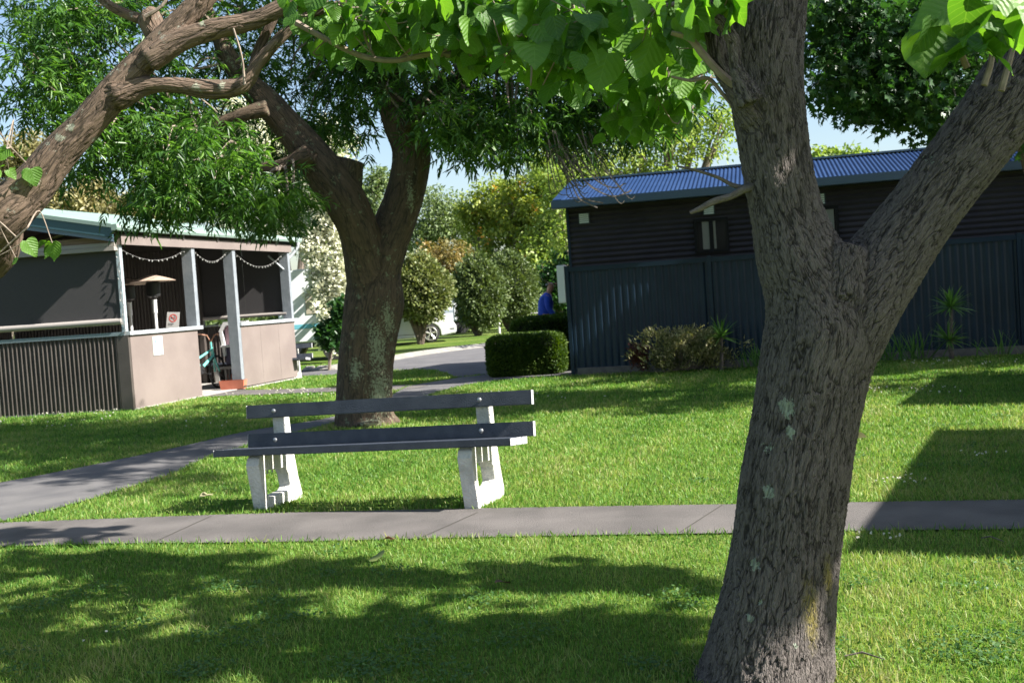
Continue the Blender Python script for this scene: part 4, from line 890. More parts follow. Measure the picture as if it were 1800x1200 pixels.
# ================================================================ FENCE AND CABIN
F0 = np.array([1.03,19.79]); eX = unit(np.array([7.12,-1.59])); nI = np.array([-eX[1], eX[0]])
e3 = np.array([*eX,0]); n3 = np.array([*nI,0])
def fr(o2):
    def f(x, y, z): q = o2+eX*x+nI*y; return np.array([q[0], q[1], z])
    return f
fp = fr(F0); M_blue = mat('deep_blue_steel', (.005,.018,.038), .42, col2=(.009,.027,.050), scale=1.5, bump=.06, bscale=8, spec=.35)
FN = empty('steel_fence', (*F0,0)); tag(FN, 'deep blue ribbed steel fence between the lawn and the dark cabin', 'fence'); o0 = np.array([*F0,0])
def fb(name, m, b6, root, fr_, org, **k):
    mb = MB()
    for q in b6: mb.box(*q, f=lambda x,y,z: tuple(fr_(x,y,z)-org))
    return mb.build(name, m, root, **k)
for k in range(5):
    mb = MB(); corr(mb, fp(2.44*k+.04,.0,.10)-o0, e3*2.36, (0,0,1.72), -n3, .118, .010, trap=True, k=10); mb.build('panel', M_blue, FN)
    fb('rail', M_blue, [(2.44*k+.03,2.44*k+2.41,-.03,.03,1.80,1.88)], FN, fp, o0); fb('rail', M_blue, [(2.44*k+.03,2.44*k+2.41,-.03,.03,.06,.13)], FN, fp, o0)
for k in range(6): fb('post', M_blue, [(2.44*k-.032,2.44*k+.032,-.045,.045,-.05,1.905)], FN, fp, o0)
fb('plinth', mat('dark_sleeper', (.075,.085,.10), .8), [(.04,12.2,-.02,.02,-.02,.06)], FN, fp, o0)
# meter box on the end of the fence
mbx = empty('meter_box', tuple(fp(-.10,.05,1.27))); tag(mbx, 'pale grey electric meter box on the left end of the blue fence', 'meter box'); om = fp(-.10,.05,1.27)
M_box = mat('pale_grey_box', (.55,.58,.62), .5); fb('cabinet', M_box, [(-.165,-.035-.0+.10,-.05,.22,1.27,1.93)] if False else [(-.17,-.036,-.05,.25,1.27,1.93)], mbx, fp, om, bevel=.008)
fb('cover', mat('pale_cover', (.66,.69,.72), .45), [(-.162,-.044,-.062,-.052,1.29,1.91)], mbx, fp, om)
# cabin
wy = 1.15
def onwall(px, py, y=wy):          # pixel -> (along, z) on the cabin wall plane
    r_ = ray(px, py); p0 = fp(0,y,0); t_ = ((p0-CO)@n3)/(r_@n3); q = CO+r_*t_; return ((q-p0)@e3, q[2])
xL = onwall(999,420)[0]; xR = xL+9.6; dep = 4.2
M_cab = mat('charcoal_steel', (.038,.034,.041), .5, col2=(.052,.046,.053), scale=2, bump=.05, spec=.35)
CB = empty('cabin', tuple(fp(xL,wy,0))); oc = fp(xL,wy,0); tag(CB, 'long dark corrugated cabin with blue steel roof behind the blue fence', 'cabin')
zW = 3.02; mb = MB()
corr(mb, fp(xL,wy,.1)-oc, (0,0,zW-.1), e3*(xR-xL), -n3, .098, .019, k=8); mb.build('front_wall', M_cab, CB, smooth=True)
fb('wall', M_cab, [(xL+.005,xR-.005,wy+.02,wy+.10,.0,zW-.01)], CB, fp, oc); fb('wall', M_cab, [(xL+.005,xL+.08,wy+.1,wy+dep,.0,zW-.02)], CB, fp, oc); fb('wall', M_cab, [(xR-.08,xR-.005,wy+.1,wy+dep,.0,zW-.02)], CB, fp, oc); fb('wall', M_cab, [(xL+.08,xR-.08,wy+dep-.08,wy+dep,.0,zW-.03)], CB, fp, oc)
fb('corner_trim', M_blue, [(xL-.012,xL+.035,wy-.03,wy+.03,.0,zW)], CB, fp, oc)
M_roof = mat('blue_roof_steel', (.008,.026,.080), .7, col2=(.014,.036,.098), scale=1.2, bump=.1, bscale=10, spec=.1)
gy = wy-.26; gz = 3.11; rise = .24; half = dep/2+.26; xa = xL-.19
mb = MB(); o_ = fp(xa+.13,gy+.03,gz+.0)-oc; corr(mb, o_, e3*(xR-xa-.1), n3*half+np.array([0,0,half*rise]), (0,0,1), .076, .011, k=7)
o2_ = fp(xa+.13,gy+.03+2*half,gz+.0)-oc; corr(mb, o2_, e3*(xR-xa-.1), -n3*half+np.array([0,0,half*rise]), (0,0,1), .076, .011, k=7); rf = mb.build('roof', M_roof, CB, smooth=True)
mb = MB()
mb.hexa([fp(xa-.01,gy,gz-.02)-oc, fp(xa+.15,gy,gz-.02)-oc, fp(xa+.15,gy+half,gz+half*rise-.02)-oc, fp(xa-.01,gy+half,gz+half*rise-.02)-oc, fp(xa-.01,gy,gz+.03)-oc, fp(xa+.15,gy,gz+.03)-oc, fp(xa+.15,gy+half,gz+half*rise+.03)-oc, fp(xa-.01,gy+half,gz+half*rise+.03)-oc]); mb.build('verge_flashing', M_roof, rf)
fb('ridge_cap', mat('dark_ridge', (.06,.11,.16), .45), [(xa,xR,gy+half-.10,gy+half+.14,gz+half*rise+.0,gz+half*rise+.035)], rf, fp, oc)
fb('gutter', mat('dark_blue_gutter', (.030,.060,.095), .4), [(xa-.03,xR,gy-.10,gy+.03,gz-.14,gz+.01)], CB, fp, oc, bevel=.012); fb('soffit', M_blue, [(xa,xR,gy+.03,wy-.015,zW-.03,zW+.0)], CB, fp, oc)
M_glass = mat('dark_window_glass', (.008,.009,.012), .12, spec=.15); M_frame = mat('black_window_frame', (.008,.008,.010), .5, spec=.2); M_curt = mat('cream_curtain', (.22,.22,.18), .8)
def window(x0, x1, z0, z1, curt):
    fw = fb('window', M_frame, [(x0,x1,wy-.06,wy-.0,z1-.05,z1),(x0,x1,wy-.06,wy-.0,z0,z0+.05),(x0,x0+.05,wy-.06,wy,z0+.051,z1-.051),(x1-.05,x1,wy-.06,wy,z0+.051,z1-.051),((x0+x1)/2-.03,(x0+x1)/2+.03,wy-.055,wy,z0+.051,z1-.051)], CB, fp, oc)
    fb('pane', M_glass, [(x0+.05,x1-.05,wy-.035,wy-.03,z0+.05,z1-.05)], fw, fp, oc)
    for a_, b_ in curt: fb('blind', M_curt, [(x0+(x1-x0)*a_, x0+(x1-x0)*b_, wy-.038,wy-.036,z0+.06,z1-.055)], fw, fp, oc)
a_ = onwall(1219,388); b_ = onwall(1283,441); window(a_[0], b_[0], b_[1], a_[1]+.02, [(.24,.44),(.56,.63)])
a_ = onwall(1415,368); b_ = onwall(1476,420); window(a_[0], b_[0], b_[1]-.08, a_[1]+.02, [(.50,.86)])
for px, py in ((1027,384),(1246,368),(1440,350)):
    x_, z_ = onwall(px, py); v_ = fb('vent', mat('dark_vent_frame', (.03,.05,.055), .5), [(x_-.105,x_+.105,wy-.035,wy-.014,z_-.10,z_+.10)], CB, fp, oc)
    mb = MB()
    for k in range(5): mb.box(x_-.085,x_+.085,wy-.045,wy-.036,z_-.085+.035*k,z_-.085+.035*k+.028, f=lambda x,y,z: tuple(fp(x,y,z)-oc))
    mb.build('louvre', mat('white_louvre', (.62,.68,.68), .5), v_)
# garden edging
k0, k1 = np.array([1.10,19.66]), np.array([9.0,17.55]); de = unit(k1-k0); ne = np.array([-de[1],de[0]])
GE = MB(); [GE.hexa([(*(k0+de*s0), -.02), (*(k0+de*(s0+1.93)), -.02), (*(k0+de*(s0+1.93)+ne*.07), -.02), (*(k0+de*s0+ne*.07), -.02), (*(k0+de*s0), .13), (*(k0+de*(s0+1.93)), .13), (*(k0+de*(s0+1.93)+ne*.07), .13), (*(k0+de*s0+ne*.07), .13)]) for s0 in (0,1.94,3.88,5.82)]
tag(GE.build('garden_edging', mat('weathered_sleeper', (.11,.10,.10), .85, col2=(.16,.15,.14), scale=9, bump=.4)), 'low dark timber sleeper edging along the garden bed', 'garden edging')
tag(poly_sheet('garden_bed', [tuple(k0+ne*.07), tuple(k1+ne*.07), (9.3,18.0), tuple(F0+nI*.3)], .05, mat('bark_mulch', (.035,.025,.018), .95, col2=(.07,.05,.035), scale=30, bump=.9, bscale=60)), kind='structure')

# ================================================================ PLANTS, HEDGES
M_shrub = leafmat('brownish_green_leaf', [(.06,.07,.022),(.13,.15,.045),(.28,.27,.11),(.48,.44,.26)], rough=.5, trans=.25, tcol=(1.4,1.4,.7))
M_red = leafmat('reddish_leaf', [(.06,.02,.012),(.13,.035,.02),(.10,.07,.03)], rough=.5, trans=.25, tcol=(1.5,1,.6))
M_yucca = leafmat('yucca_leaf', [(.045,.11,.025),(.09,.20,.045),(.18,.31,.08)], rough=.35, trans=.3)
M_hedge = leafmat('hedge_leaf', [(.025,.060,.007),(.055,.105,.010),(.11,.17,.018)], rough=.6, trans=.3, tcol=(1.6,1.6,.4), wscale=3)
M_core = mat('dark_core', (.012,.022,.008), .95, bump=.8, bscale=20)  # near-black colour standing in for the shade deep among leaves
def plant(name, loc, label, cat_, group=None): r_ = empty(name, loc); return tag(r_, label, cat_, group)
def blob(name, C, rad, m, parent, seed=0, n=24):
    vs = []; mb = MB()
    for i in range(n//2+1):
        th = math.pi*i/(n//2)
        for k in range(n):
            a = 2*math.pi*k/n; d = np.array([math.sin(th)*math.cos(a), math.sin(th)*math.sin(a), math.cos(th)]); q = 1+.12*math.sin(5*a+seed)*math.sin(3*th)+.08*math.sin(7*th+a*3+seed)
            vs.append(np.array(C)+d*np.array(rad)*q)
    fs = [(i*n+k, i*n+(k+1)%n, (i+1)*n+(k+1)%n, (i+1)*n+k) for i in range(n//2) for k in range(n)]
    o = MB().add(vs, fs).build(name, m, parent, smooth=True); world_child(o, parent); return o
p = D(1202,640,18.75); P_ = plant('garden_shrub', (p[0],p[1],.05), 'bushy brown green shrub with upright tips in front of the blue fence', 'shrub')
cs = np.array([D(random.gauss(1208,38), random.uniform(585,648), 18.75+random.uniform(-.35,.35)) for _ in range(150)]+[D(1208+66*math.cos(a)*q, 640-62*abs(math.sin(a))*q, 18.75+random.uniform(-.3,.3)) for a in np.linspace(0,math.pi,22) for q in (.6,.8,.95)]); cs = cs[cs[:,2] > .08]
kk = len(cs)*26; C_ = np.repeat(cs, 26, axis=0)+rng.normal(0,.045,(kk,3)); t_ = unit(np.stack([rng.normal(0,.55,kk)+ (C_[:,0]-p[0])*.8, rng.normal(0,.6,kk)-.1, rng.normal(.75,.4,kk)],1)); s_, nm = frames(t_, rng.random(kk)*6)
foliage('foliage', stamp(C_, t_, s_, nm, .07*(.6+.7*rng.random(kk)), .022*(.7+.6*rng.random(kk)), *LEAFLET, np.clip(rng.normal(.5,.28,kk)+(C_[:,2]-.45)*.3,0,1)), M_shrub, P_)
twigs('stems', [feeder((p[0]+random.uniform(-.2,.2),p[1],.05), cs[i], .012, .004, .05) for i in range(0,len(cs),9)], M_twig, P_, 4)
p = D(1126,640,18.95); P_ = plant('red_shrub', (p[0],p[1],.05), 'small dark reddish shrub at the left end of the garden bed', 'shrub')
foliage('foliage', leaf_cloud(sub_centres((p[0],p[1],.32),(.19,.2,.24),36), (.07,.07,.07), 26, .06, .022, LEAFLET, -.5), M_red, P_)
def rosette(C, n, L, W, lo=-.35, hi=1.4):
    a = rng.random(n)*6.283; e_ = rng.uniform(lo, hi, n); t = np.stack([np.cos(a)*np.cos(e_), np.sin(a)*np.cos(e_), np.sin(e_)],1); s_, nm = frames(t)
    tm = ([(0,-.3,0),(0,.3,0),(.35,.5,.0),(.35,-.5,0),(.75,.3,-.05),(.75,-.3,-.05),(1,0,-.14)], [(0,1,2),(0,2,3),(3,2,4),(3,4,5),(5,4,6)])
    return stamp(np.tile(C,(n,1))+t*.02, t, s_, nm, L*(.75+.4*rng.random(n)), np.full(n, W), *tm, rng.random(n))
def yucca(px, py0, heads, depth, label, n=70):
    p = D(px, py0, depth); P_ = plant('yucca', (p[0],p[1],.05), label, 'yucca', 'yuccas in the garden bed'); st_ = []
    parts = []
    for hx, hy, L in heads:
        h_ = D(hx, hy, depth); parts.append(rosette(h_, n, L, .024)); st_.append([(p[0],p[1],.0,.035),((p[0]+h_[0])/2,h_[1],h_[2]*.5,.03),(*h_,.025)])
    twigs('stem', st_, M_dead, P_, 8); foliage('leaves', cat(parts), M_yucca, P_)
yucca(1268, 645, [(1268,592,.34)], 18.5, 'bright yucca rosette rising above the right side of the brown green shrub', 80)
yucca(1672, 612, [(1671,540,.33),(1668,598,.33)], 17.55, 'dim yucca with two stacked rosettes against the right part of the blue fence', 90)
def strappy(px, py, depth, n, L, label, spread=.5):
    p = D(px, py, depth); P_ = plant('strappy_plant', (p[0],p[1],.05), label, 'plant', 'strappy plants in the garden bed')
    a = rng.random(n)*6.283; e_ = rng.uniform(.75,1.5,n); t = np.stack([np.cos(a)*np.cos(e_)*1.2, np.sin(a)*np.cos(e_), np.sin(e_)],1); s_, nm = frames(unit(t))
    tm = ([(0,-.5,0),(0,.5,0),(.5,.5,.0),(.5,-.5,0),(.85,.25,-.03),(.85,-.25,-.03),(1,0,-.08)], [(0,1,2),(0,2,3),(3,2,4),(3,4,5),(5,4,6)])
    B_ = np.array([p[0],p[1],.05])+np.stack([rng.normal(0,spread*.35,n), rng.normal(0,.07,n), np.zeros(n)],1)
    foliage('leaves', stamp(B_, unit(t), s_, nm, L*(.6+.5*rng.random(n)), np.full(n,.020), *tm, rng.random(n)*.7), M_yucca, P_)
strappy(1335, 638, 18.4, 60, .42, 'dark strappy clump just left of the big foreground trunk', .5)
strappy(1600, 622, 17.75, 46, .55, 'strappy clump with pale blade bases left of the double yucca', .55)
strappy(1560, 626, 17.9, 22, .36, 'small strappy tuft beside the right edge of the big trunk', .25)
strappy(1760, 612, 17.45, 26, .42, 'sparse strappy plant at the far right of the garden bed', .5)
def hedge(x0, x1, y0, y1, h, loc, rz, label, n, Ls=.045, dep_=6.):
    P_ = empty('hedge', loc, rz); tag(P_, label, 'hedge', 'clipped hedges')
    def shape(u):       # superellipsoid box surface
        v = rng.normal(size=(u,3)); v = v/np.abs(v).max(1,keepdims=True); q = np.abs(v)**dep_; k = 1/(q.sum(1,keepdims=True))**(1/dep_); v = v*k
        return v
    v = shape(n); Cc = np.array([(x0+x1)/2,(y0+y1)/2,h/2]); H = np.array([(x1-x0)/2,(y1-y0)/2,h/2])
    P = Cc+v*H*(1+.02*np.sin(v[:,[0]]*9+v[:,[1]]*5)+rng.normal(0,.012,(n,1))-np.abs(rng.normal(0,.03,(n,1)))); nn = unit(np.sign(v)*np.abs(v)**5/H)
    t = unit(nn*.9+rng.normal(0,.5,(n,3))); s_, nm = frames(t, rng.random(n)*6.28)
    vv, f_, r_ = stamp(P, t, s_, nm, Ls*(.6+.8*rng.random(n)), Ls*.6*(.6+.8*rng.random(n)), *CARD, np.clip(rng.normal(.45,.25,n),0,1))
    link('foliage', mesh_np('foliage', vv, f_, {'rnd': r_}), M_hedge, P_)
    MB().box(x0+.07,x1-.07,y0+.07,y1-.07,.0,h-.08).build('shade_core', M_core, P_, bevel=.1)  # solid box coloured dark as the shaded inside, no modelled branches
    return P_
hedge(-.02,1.36,-.35,.75,.74,(-.42,20.75,0),R(-7),'low clipped bright green hedge at the bend of the path', 30000)
hedge(-.0,1.6,-.4,.7,1.0,(.02,22.35,0),R(-7),'taller darker hedge behind the low one, in front of the man', 30000)

# ================================================================ PERSON
def skin(name, verts, edges, rad, m, parent, lv=2):
    me = bpy.data.meshes.new(name); me.from_pydata(verts, edges, []); o = bpy.data.objects.new(name, me); COL.objects.link(o)
    md = o.modifiers.new('k','SKIN'); sv = me.skin_vertices[0].data if me.skin_vertices else None
    if sv is None:
        import bmesh
        bm = bmesh.new(); bm.from_mesh(me); bm.verts.layers.skin.verify(); bm.to_mesh(me); bm.free(); sv = me.skin_vertices[0].data
    for i, r_ in enumerate(rad): sv[i].radius = r_ if isinstance(r_, tuple) else (r_, r_)
    sv[0].use_root = True
    s2 = o.modifiers.new('s','SUBSURF'); s2.levels = lv; s2.render_levels = lv
    dg = bpy.context.evaluated_depsgraph_get(); ev = bpy.data.meshes.new_from_object(o.evaluated_get(dg)); o.modifiers.clear(); o.data = ev; ev.name = name
    ev.materials.clear(); ev.materials.append(m); ev.polygons.foreach_set('use_smooth', [True]*len(ev.polygons)); o.parent = parent
    return o
pp = D(968,540,23.75); PE = empty('person', (pp[0]-.14, pp[1], 0), 0); tag(PE, 'bald man in a bright blue shirt stooping behind the dark hedge', 'person')
M_skin = mat('skin', (.46,.24,.17), .55, bump=.05); M_shirt = mat('blue_shirt', (.012,.055,.42), .75, col2=(.02,.08,.52), scale=5, bump=.5, bscale=14); M_trou = mat('dark_trousers', (.04,.045,.06), .8)
# body faces to the right and slightly towards us, leaning forward
V_ = [(0,0,.93),(.02,0,1.12),(.05,0,1.30),(.09,0,1.42),(.125,-.0,1.49),(.155,-.01,1.555),(.175,-.01,1.625),(.165,-.01,1.69),
      (.07,-.17,1.40),(.075,-.23,1.16),(.20,-.22,.99),(.25,-.215,.93),
      (.07,.17,1.40),(.09,.24,1.15),(.22,.23,1.0),(.27,.225,.94),
      (0,-.10,.88),(.05,-.11,.48),(-.02,-.12,.08),(.15,-.13,.04),(0,.10,.88),(.03,.11,.48),(-.06,.12,.08),(.11,.13,.04)]
E0 = [(0,1),(1,2),(2,3),(3,4),(4,5),(5,6),(6,7),(3,8),(8,9),(9,10),(10,11),(3,12),(12,13),(13,14),(14,15),(0,16),(16,17),(17,18),(18,19),(0,20),(20,21),(21,22),(22,23)]
R0 = [(.13,.15),(.12,.14),(.13,.16),(.09,.10),.055,.075,(.098,.078),(.075,.062),.058,.045,.036,.028,.058,.045,.036,.028,.085,.06,.045,.035,.085,.06,.045,.035]
body = skin('body', V_, E0, R0, M_skin, PE)
Vs = V_[:4]+[(.112,0,1.455)]+V_[8:11]+V_[12:15]
skin('shirt', Vs, [(0,1),(1,2),(2,3),(3,4),(3,5),(5,6),(6,7),(3,8),(8,9),(9,10)], [(.15,.165),(.155,.165),(.155,.185),(.11,.125),.07,.078,.064,.052,.078,.064,.052], M_shirt, PE)
skin('trousers', [V_[0],V_[16],V_[17],(-.02,-.12,.12),V_[20],V_[21],(-.06,.12,.12)], [(0,1),(1,2),(2,3),(0,4),(4,5),(5,6)], [(.15,.165),.105,.08,.068,.105,.08,.068], M_trou, PE)
for sy, yy in ((-1,-.215),(1,.225)):        # hands with five fingers resting in front
    bx = .25 if sy < 0 else .27; bz = .93 if sy < 0 else .94
    hv = [(bx,yy,bz),(bx+.05,yy,bz-.035)]; he = [(0,1)]; hr = [.024,(.030,.018)]
    for k, (dy, Lf) in enumerate(((-.030,.065),(-.010,.078),(.010,.072),(.030,.056))):
        i = len(hv); hv += [(bx+.075,yy+dy,bz-.05),(bx+.075+Lf*.5,yy+dy,bz-.075),(bx+.075+Lf*.7,yy+dy,bz-.11)]; he += [(1,i),(i,i+1),(i+1,i+2)]; hr += [.0095,.0085,.0075]
    i = len(hv); hv += [(bx+.03,yy-sy*.035,bz-.03),(bx+.065,yy-sy*.055,bz-.05),(bx+.085,yy-sy*.055,bz-.075)]; he += [(0,i),(i,i+1),(i+1,i+2)]; hr += [.012,.010,.0085]
    skin('hand', hv, he, hr, M_skin, PE, 1)
hd = np.array([.172,-.01,1.655])
mb = MB(); mb.tube([hd+[.085,-.0,.02], hd+[.115,0,-.012], hd+[.098,0,-.02]], [.012,.017,.010], 8).build('nose', M_skin, PE, smooth=True)
for sy in (-1,1):
    mb = MB(); mb.tube([hd+[-.02,sy*.078,.03], hd+[-.03,sy*.088,.01], hd+[-.02,sy*.082,-.025]], [.010,.017,.009], 8).build('ear', M_skin, PE, smooth=True)
    mb = MB(); mb.lathe([(.002,-.009),(.008,-.005),(.010,0),(.008,.005),(.002,.009)], tuple(hd+[.082,sy*.032,.018]), 10).build('eye', mat('eye', (.08,.06,.05), .2), PE, smooth=True)
MB().tube([hd+[.088,-.028,-.052], hd+[.098,0,-.050], hd+[.088,.028,-.052]], .006, 6).build('mouth', mat('lips', (.36,.14,.11), .5), PE, smooth=True)
MB().tube([hd+[-.06,-.065,-.01], hd+[-.095,-.03,-.01], hd+[-.095,.03,-.01], hd+[-.06,.065,-.01]], [.015,.022,.022,.015], 8).build('hair', mat('grey_hair', (.30,.28,.26), .9), PE, smooth=True)

# ================================================================ CAR AND CARAVANS
M_car = mat('white_car_paint', (.62,.63,.65), .22, spec=.6); M_carglass = mat('car_glass', (.03,.035,.04), .06, spec=.8); M_trim = mat('black_trim', (.02,.02,.022), .5)
def car(loc, rz, label):
    r_ = empty('parked_car', loc, rz); tag(r_, label, 'car')
    def arc(cx, r, a0, a1, n=9): return [(cx+r*math.cos(R(a0+(a1-a0)*i/(n-1))), .33+r*math.sin(R(a0+(a1-a0)*i/(n-1)))) for i in range(n)]
    side = [(2.36,.30)]+[(2.40,.50),(2.34,.66),(2.20,.80),(1.95,.90),(1.45,.985),(1.0,1.03),(-1.3,1.04),(-1.95,1.05),(-2.25,.98),(-2.36,.80),(-2.38,.45),(-2.30,.27)]+arc(-1.38,.375,189,-9)+[(-.95,.20),(.98,.20)]+arc(1.42,.375,189,-9)+[(1.84,.22)]
    mb = MB(); mb.prism(side, -.90, .90); bd = mb.build('body', M_car, r_, bevel=.035)
    md = bd.modifiers.new('t','TRIANGULATE') 
    gh = [(1.05,1.03),(.25,1.40),(-.1,1.455),(-.9,1.455),(-1.35,1.38),(-1.95,1.05)]
    vs = []
    for s_ in (-1,1):
        for x_, z_ in gh: vs.append((x_, s_*(.84-.22*(z_-1.03)/.42), z_))
    MB().add(vs, [tuple(range(6)), tuple(range(11,5,-1))]+[((i+1)%6, i, i+6, (i+1)%6+6) for i in range(6)]).build('cabin_roof', M_car, r_, bevel=.03)
    for s_ in (-1,1):
        def q(x_, z_, o_=.006): return (x_, s_*(.84-.22*(z_-1.03)/.42+o_), z_)
        for pts in ([(.82,1.08),(.20,1.36),(-.30,1.40),(-.30,1.08)], [(-.36,1.08),(-.36,1.40),(-.9,1.395),(-1.25,1.34),(-1.6,1.10)]):
            MB().add([q(*a) for a in pts]+[q(a[0],a[1],-.01) for a in pts], [tuple(range(len(pts))), tuple(range(2*len(pts)-1,len(pts)-1,-1))]+[((i+1)%len(pts), i, i+len(pts), (i+1)%len(pts)+len(pts)) for i in range(len(pts))]).build('side_window', M_carglass, r_)
        for x_ in (-1.38,1.42):
            cy = s_*.80; mb = MB(); mb.lathe([(.20,-.10),(.31,-.10),(.335,-.07),(.335,.07),(.31,.10),(.20,.10)], (x_,cy,.33), 28, 'y'); wh = mb.build('wheel', M_tyre, r_, smooth=True)
            mb = MB(); yo = cy+s_*.112
            mb.tube([(x_+.235*math.cos(i*.2618), yo, .33+.235*math.sin(i*.2618)) for i in range(25)], .016, 6, caps=False)
            for k in range(5):
                for da in (-.13,.13): a = k*1.2566+.3; mb.tube([(x_+.04*math.cos(a), yo, .33+.04*math.sin(a)), (x_+.23*math.cos(a+da), yo, .33+.23*math.sin(a+da))], [.022,.013], 6)
            mb.lathe([(.05,-.01),(.05,.015)], (x_,yo,.33), 14, 'y'); mb.build('rim', M_sil, wh, smooth=True); MB().lathe([(.21,-.06),(.21,.02)], (x_,cy+s_*.03,.33), 20, 'y').build('brake_disc', M_black, wh)
        MB().box(2.02,2.30,s_*.80-.06,s_*.80+.06,.64,.74).build('headlight', mat('headlight_lens', (.6,.62,.65), .1), r_, bevel=.02)
        MB().box(-2.36,-2.2,s_*.78-.09,s_*.78+.09,.74,.88).build('tail_light', mat('tail_lens', (.4,.02,.02), .2), r_, bevel=.02)
        MB().box(.66,.82,s_*.97-.08,s_*.97+.08,1.02,1.15).build('mirror', M_car, r_, bevel=.03)
        MB().box(2.15,2.30,s_*.895-.01,s_*.895+.012,.44,.475).build('side_marker', M_trim, r_)
        for x_ in (.93,-.33,-1.45): MB().box(x_-.006,x_+.006,s_*.9005-.002,s_*.9005+.001,.35,1.0).build('door_seam', M_trim, r_)
        MB().box(-.95,1.0,s_*.9005-.002,s_*.9005+.003,.33,.345).build('sill_line', M_trim, r_)
    MB().box(2.36,2.405,-.5,.5,.42,.56).build('grille', M_trim, r_)
    MB().add([(1.07,-.80,1.06),(1.07,.80,1.06),(.30,.66,1.40),(.30,-.66,1.40)], [(0,1,2,3)]).build('windscreen', M_carglass, r_)
    return r_
cp = G(771,601); ca = R(6); car((cp[0]-.28-1.42*math.cos(ca)-.8*math.sin(ca), cp[1]-1.42*math.sin(ca)+.8*math.cos(ca), 0), ca, 'white sedan parked on the grass behind the leftmost rounded tree')
def caravan(loc, rz, L, H, label, stripe=(.15,.45,.55)):
    r_ = empty('caravan', loc, rz); tag(r_, label, 'caravan', 'white caravans parked beyond the road')
    pr = [(-L/2+.1,.55),(L/2-.35,.55),(L/2,.95),(L/2-.02,H*.62),(L/2-.35,H-.06),(L/2-.6,H),(-L/2+.3,H),(-L/2,H-.25),(-L/2,.75)]
    MB().prism(pr, -1.1, 1.1).build('body', mat('caravan_skin', (.74,.77,.80), .35, col2=(.80,.82,.84), scale=2), r_, bevel=.04)
    for s_ in (-1,1):
        for x0, x1 in ((-L/2+.5,-L/2+1.5),(L/2-1.7,L/2-.8)):
            wf = MB().box(x0,x1,s_*1.105-.012,s_*1.105+.012,1.35,1.95).build('window', mat('tan_window', (.42,.38,.30), .2), r_, bevel=.01)
        MB().box(-L/2+.1,L/2-.1,s_*1.102-.003,s_*1.102+.003,.95,1.08).build('stripe', mat('stripe', stripe, .5), r_)
        mb = MB(); mb.lathe([(.15,-.09),(.32,-.09),(.33,0),(.32,.09),(.15,.09)], (0,s_*.95,.33), 20, 'y').build('wheel', M_tyre, r_, smooth=True)
    MB().box(-.35,.35,-1.125,-1.10,.62,2.0).build('door', mat('caravan_door', (.70,.72,.74), .4), r_, bevel=.01)
    MB().box(-L/2+.2,L/2-.3,-.9,.9,.40,.55).build('chassis', M_trim, r_); MB().tube([(L/2-.4,0,.45),(L/2+1.0,0,.42)], .05, 8).build('tow_bar', M_trim, r_); MB().cyl((L/2+.8,0,.4),(L/2+.8,0,0),.05,8).build('jockey_wheel', M_trim, r_)
p = D(592,600,33.6); caravan((p[0],p[1],0), R(183), 3.0, 2.65, 'white caravan with tan windows seen between the shelter and the thick trunk')
caravan((-2.3,52,0), R(8), 5.5, 2.7, 'white caravan mostly hidden behind the rounded trees, left of the hedges', (.3,.35,.4))
caravan((-1.2,66,0), R(30), 5.0, 2.7, 'white caravan glimpsed far behind the two right hand rounded trees', (.1,.2,.3))
# white marker post by the rounded trees
p = G(878,586); MB().lathe([(.055,0),(.055,1.0),(.045,1.06),(.02,1.08)], (p[0],p[1],0), 10).build('marker_post', M_white); tag(bpy.data.objects['marker_post'], 'short white post between the two right hand rounded trees', 'post')

# ================================================================ BACKGROUND TREES
def bgtree(name, base, label, blobs, m, L, W, per=60, sub=26, T=CARD, cat_='tree', group=None, lean=0, trunk_r=.12, core=.0, extra=None, subr=.5, zmin=0.):
    """blobs: (px,py,rx,ry,depth,count of clumps)"""
    r_ = empty(name, (base[0],base[1],0)); tag(r_, label, cat_, group); cs = []; tops = []
    for px, py, rx, ry, dd, k in blobs:
        C = D(px, py, dd); a, b_ = rx/F*dd, ry/F*dd; cs.append(sub_centres(C, (a, a*.8, b_), k)); tops.append(C)
    cs = np.concatenate(cs); cs = cs[cs[:,2] > zmin]
    foliage('crown', leaf_cloud(cs, (subr,subr,subr*.8), per, L, W, T, .15), m, r_)
    cur = []
    for C in tops: cur.append([(base[0],base[1],-.1,trunk_r),((base[0]*2+C[0])/3,(base[1]*2+C[1])/3,C[2]*.45,trunk_r*.7),(*C,trunk_r*.25)])
    for q in cs[::7]:
        C = tops[int(np.argmin([np.linalg.norm(q-t) for t in tops]))]; cur.append([((base[0]+C[0])/2,(base[1]+C[1])/2,C[2]*.6,trunk_r*.3),(*((C+q)/2),trunk_r*.2),(*q,.01)])
    twigs('trunk', cur, M_twig, r_, 7)
    if extra: foliage('blossom', leaf_cloud(sub_centres_from(cs, extra[0]), (extra[1],)*3, extra[2], extra[3], extra[3], CARD, 0), extra[4], r_)
    return r_
def sub_centres_from(cs, k): return cs[rng.integers(0, len(cs), k)]+rng.normal(0,.18,(k,3))-np.array([0,.25,0])
M_top = leafmat('rounded_tree_leaf', [(.07,.095,.03),(.12,.15,.045),(.17,.20,.065),(.25,.25,.11)], rough=.5, trans=.25, tcol=(1.4,1.4,.7))
M_top2 = leafmat('rounded_dark_leaf', [(.05,.080,.025),(.085,.125,.036),(.14,.18,.055)], rough=.5, trans=.25, tcol=(1.4,1.4,.7))
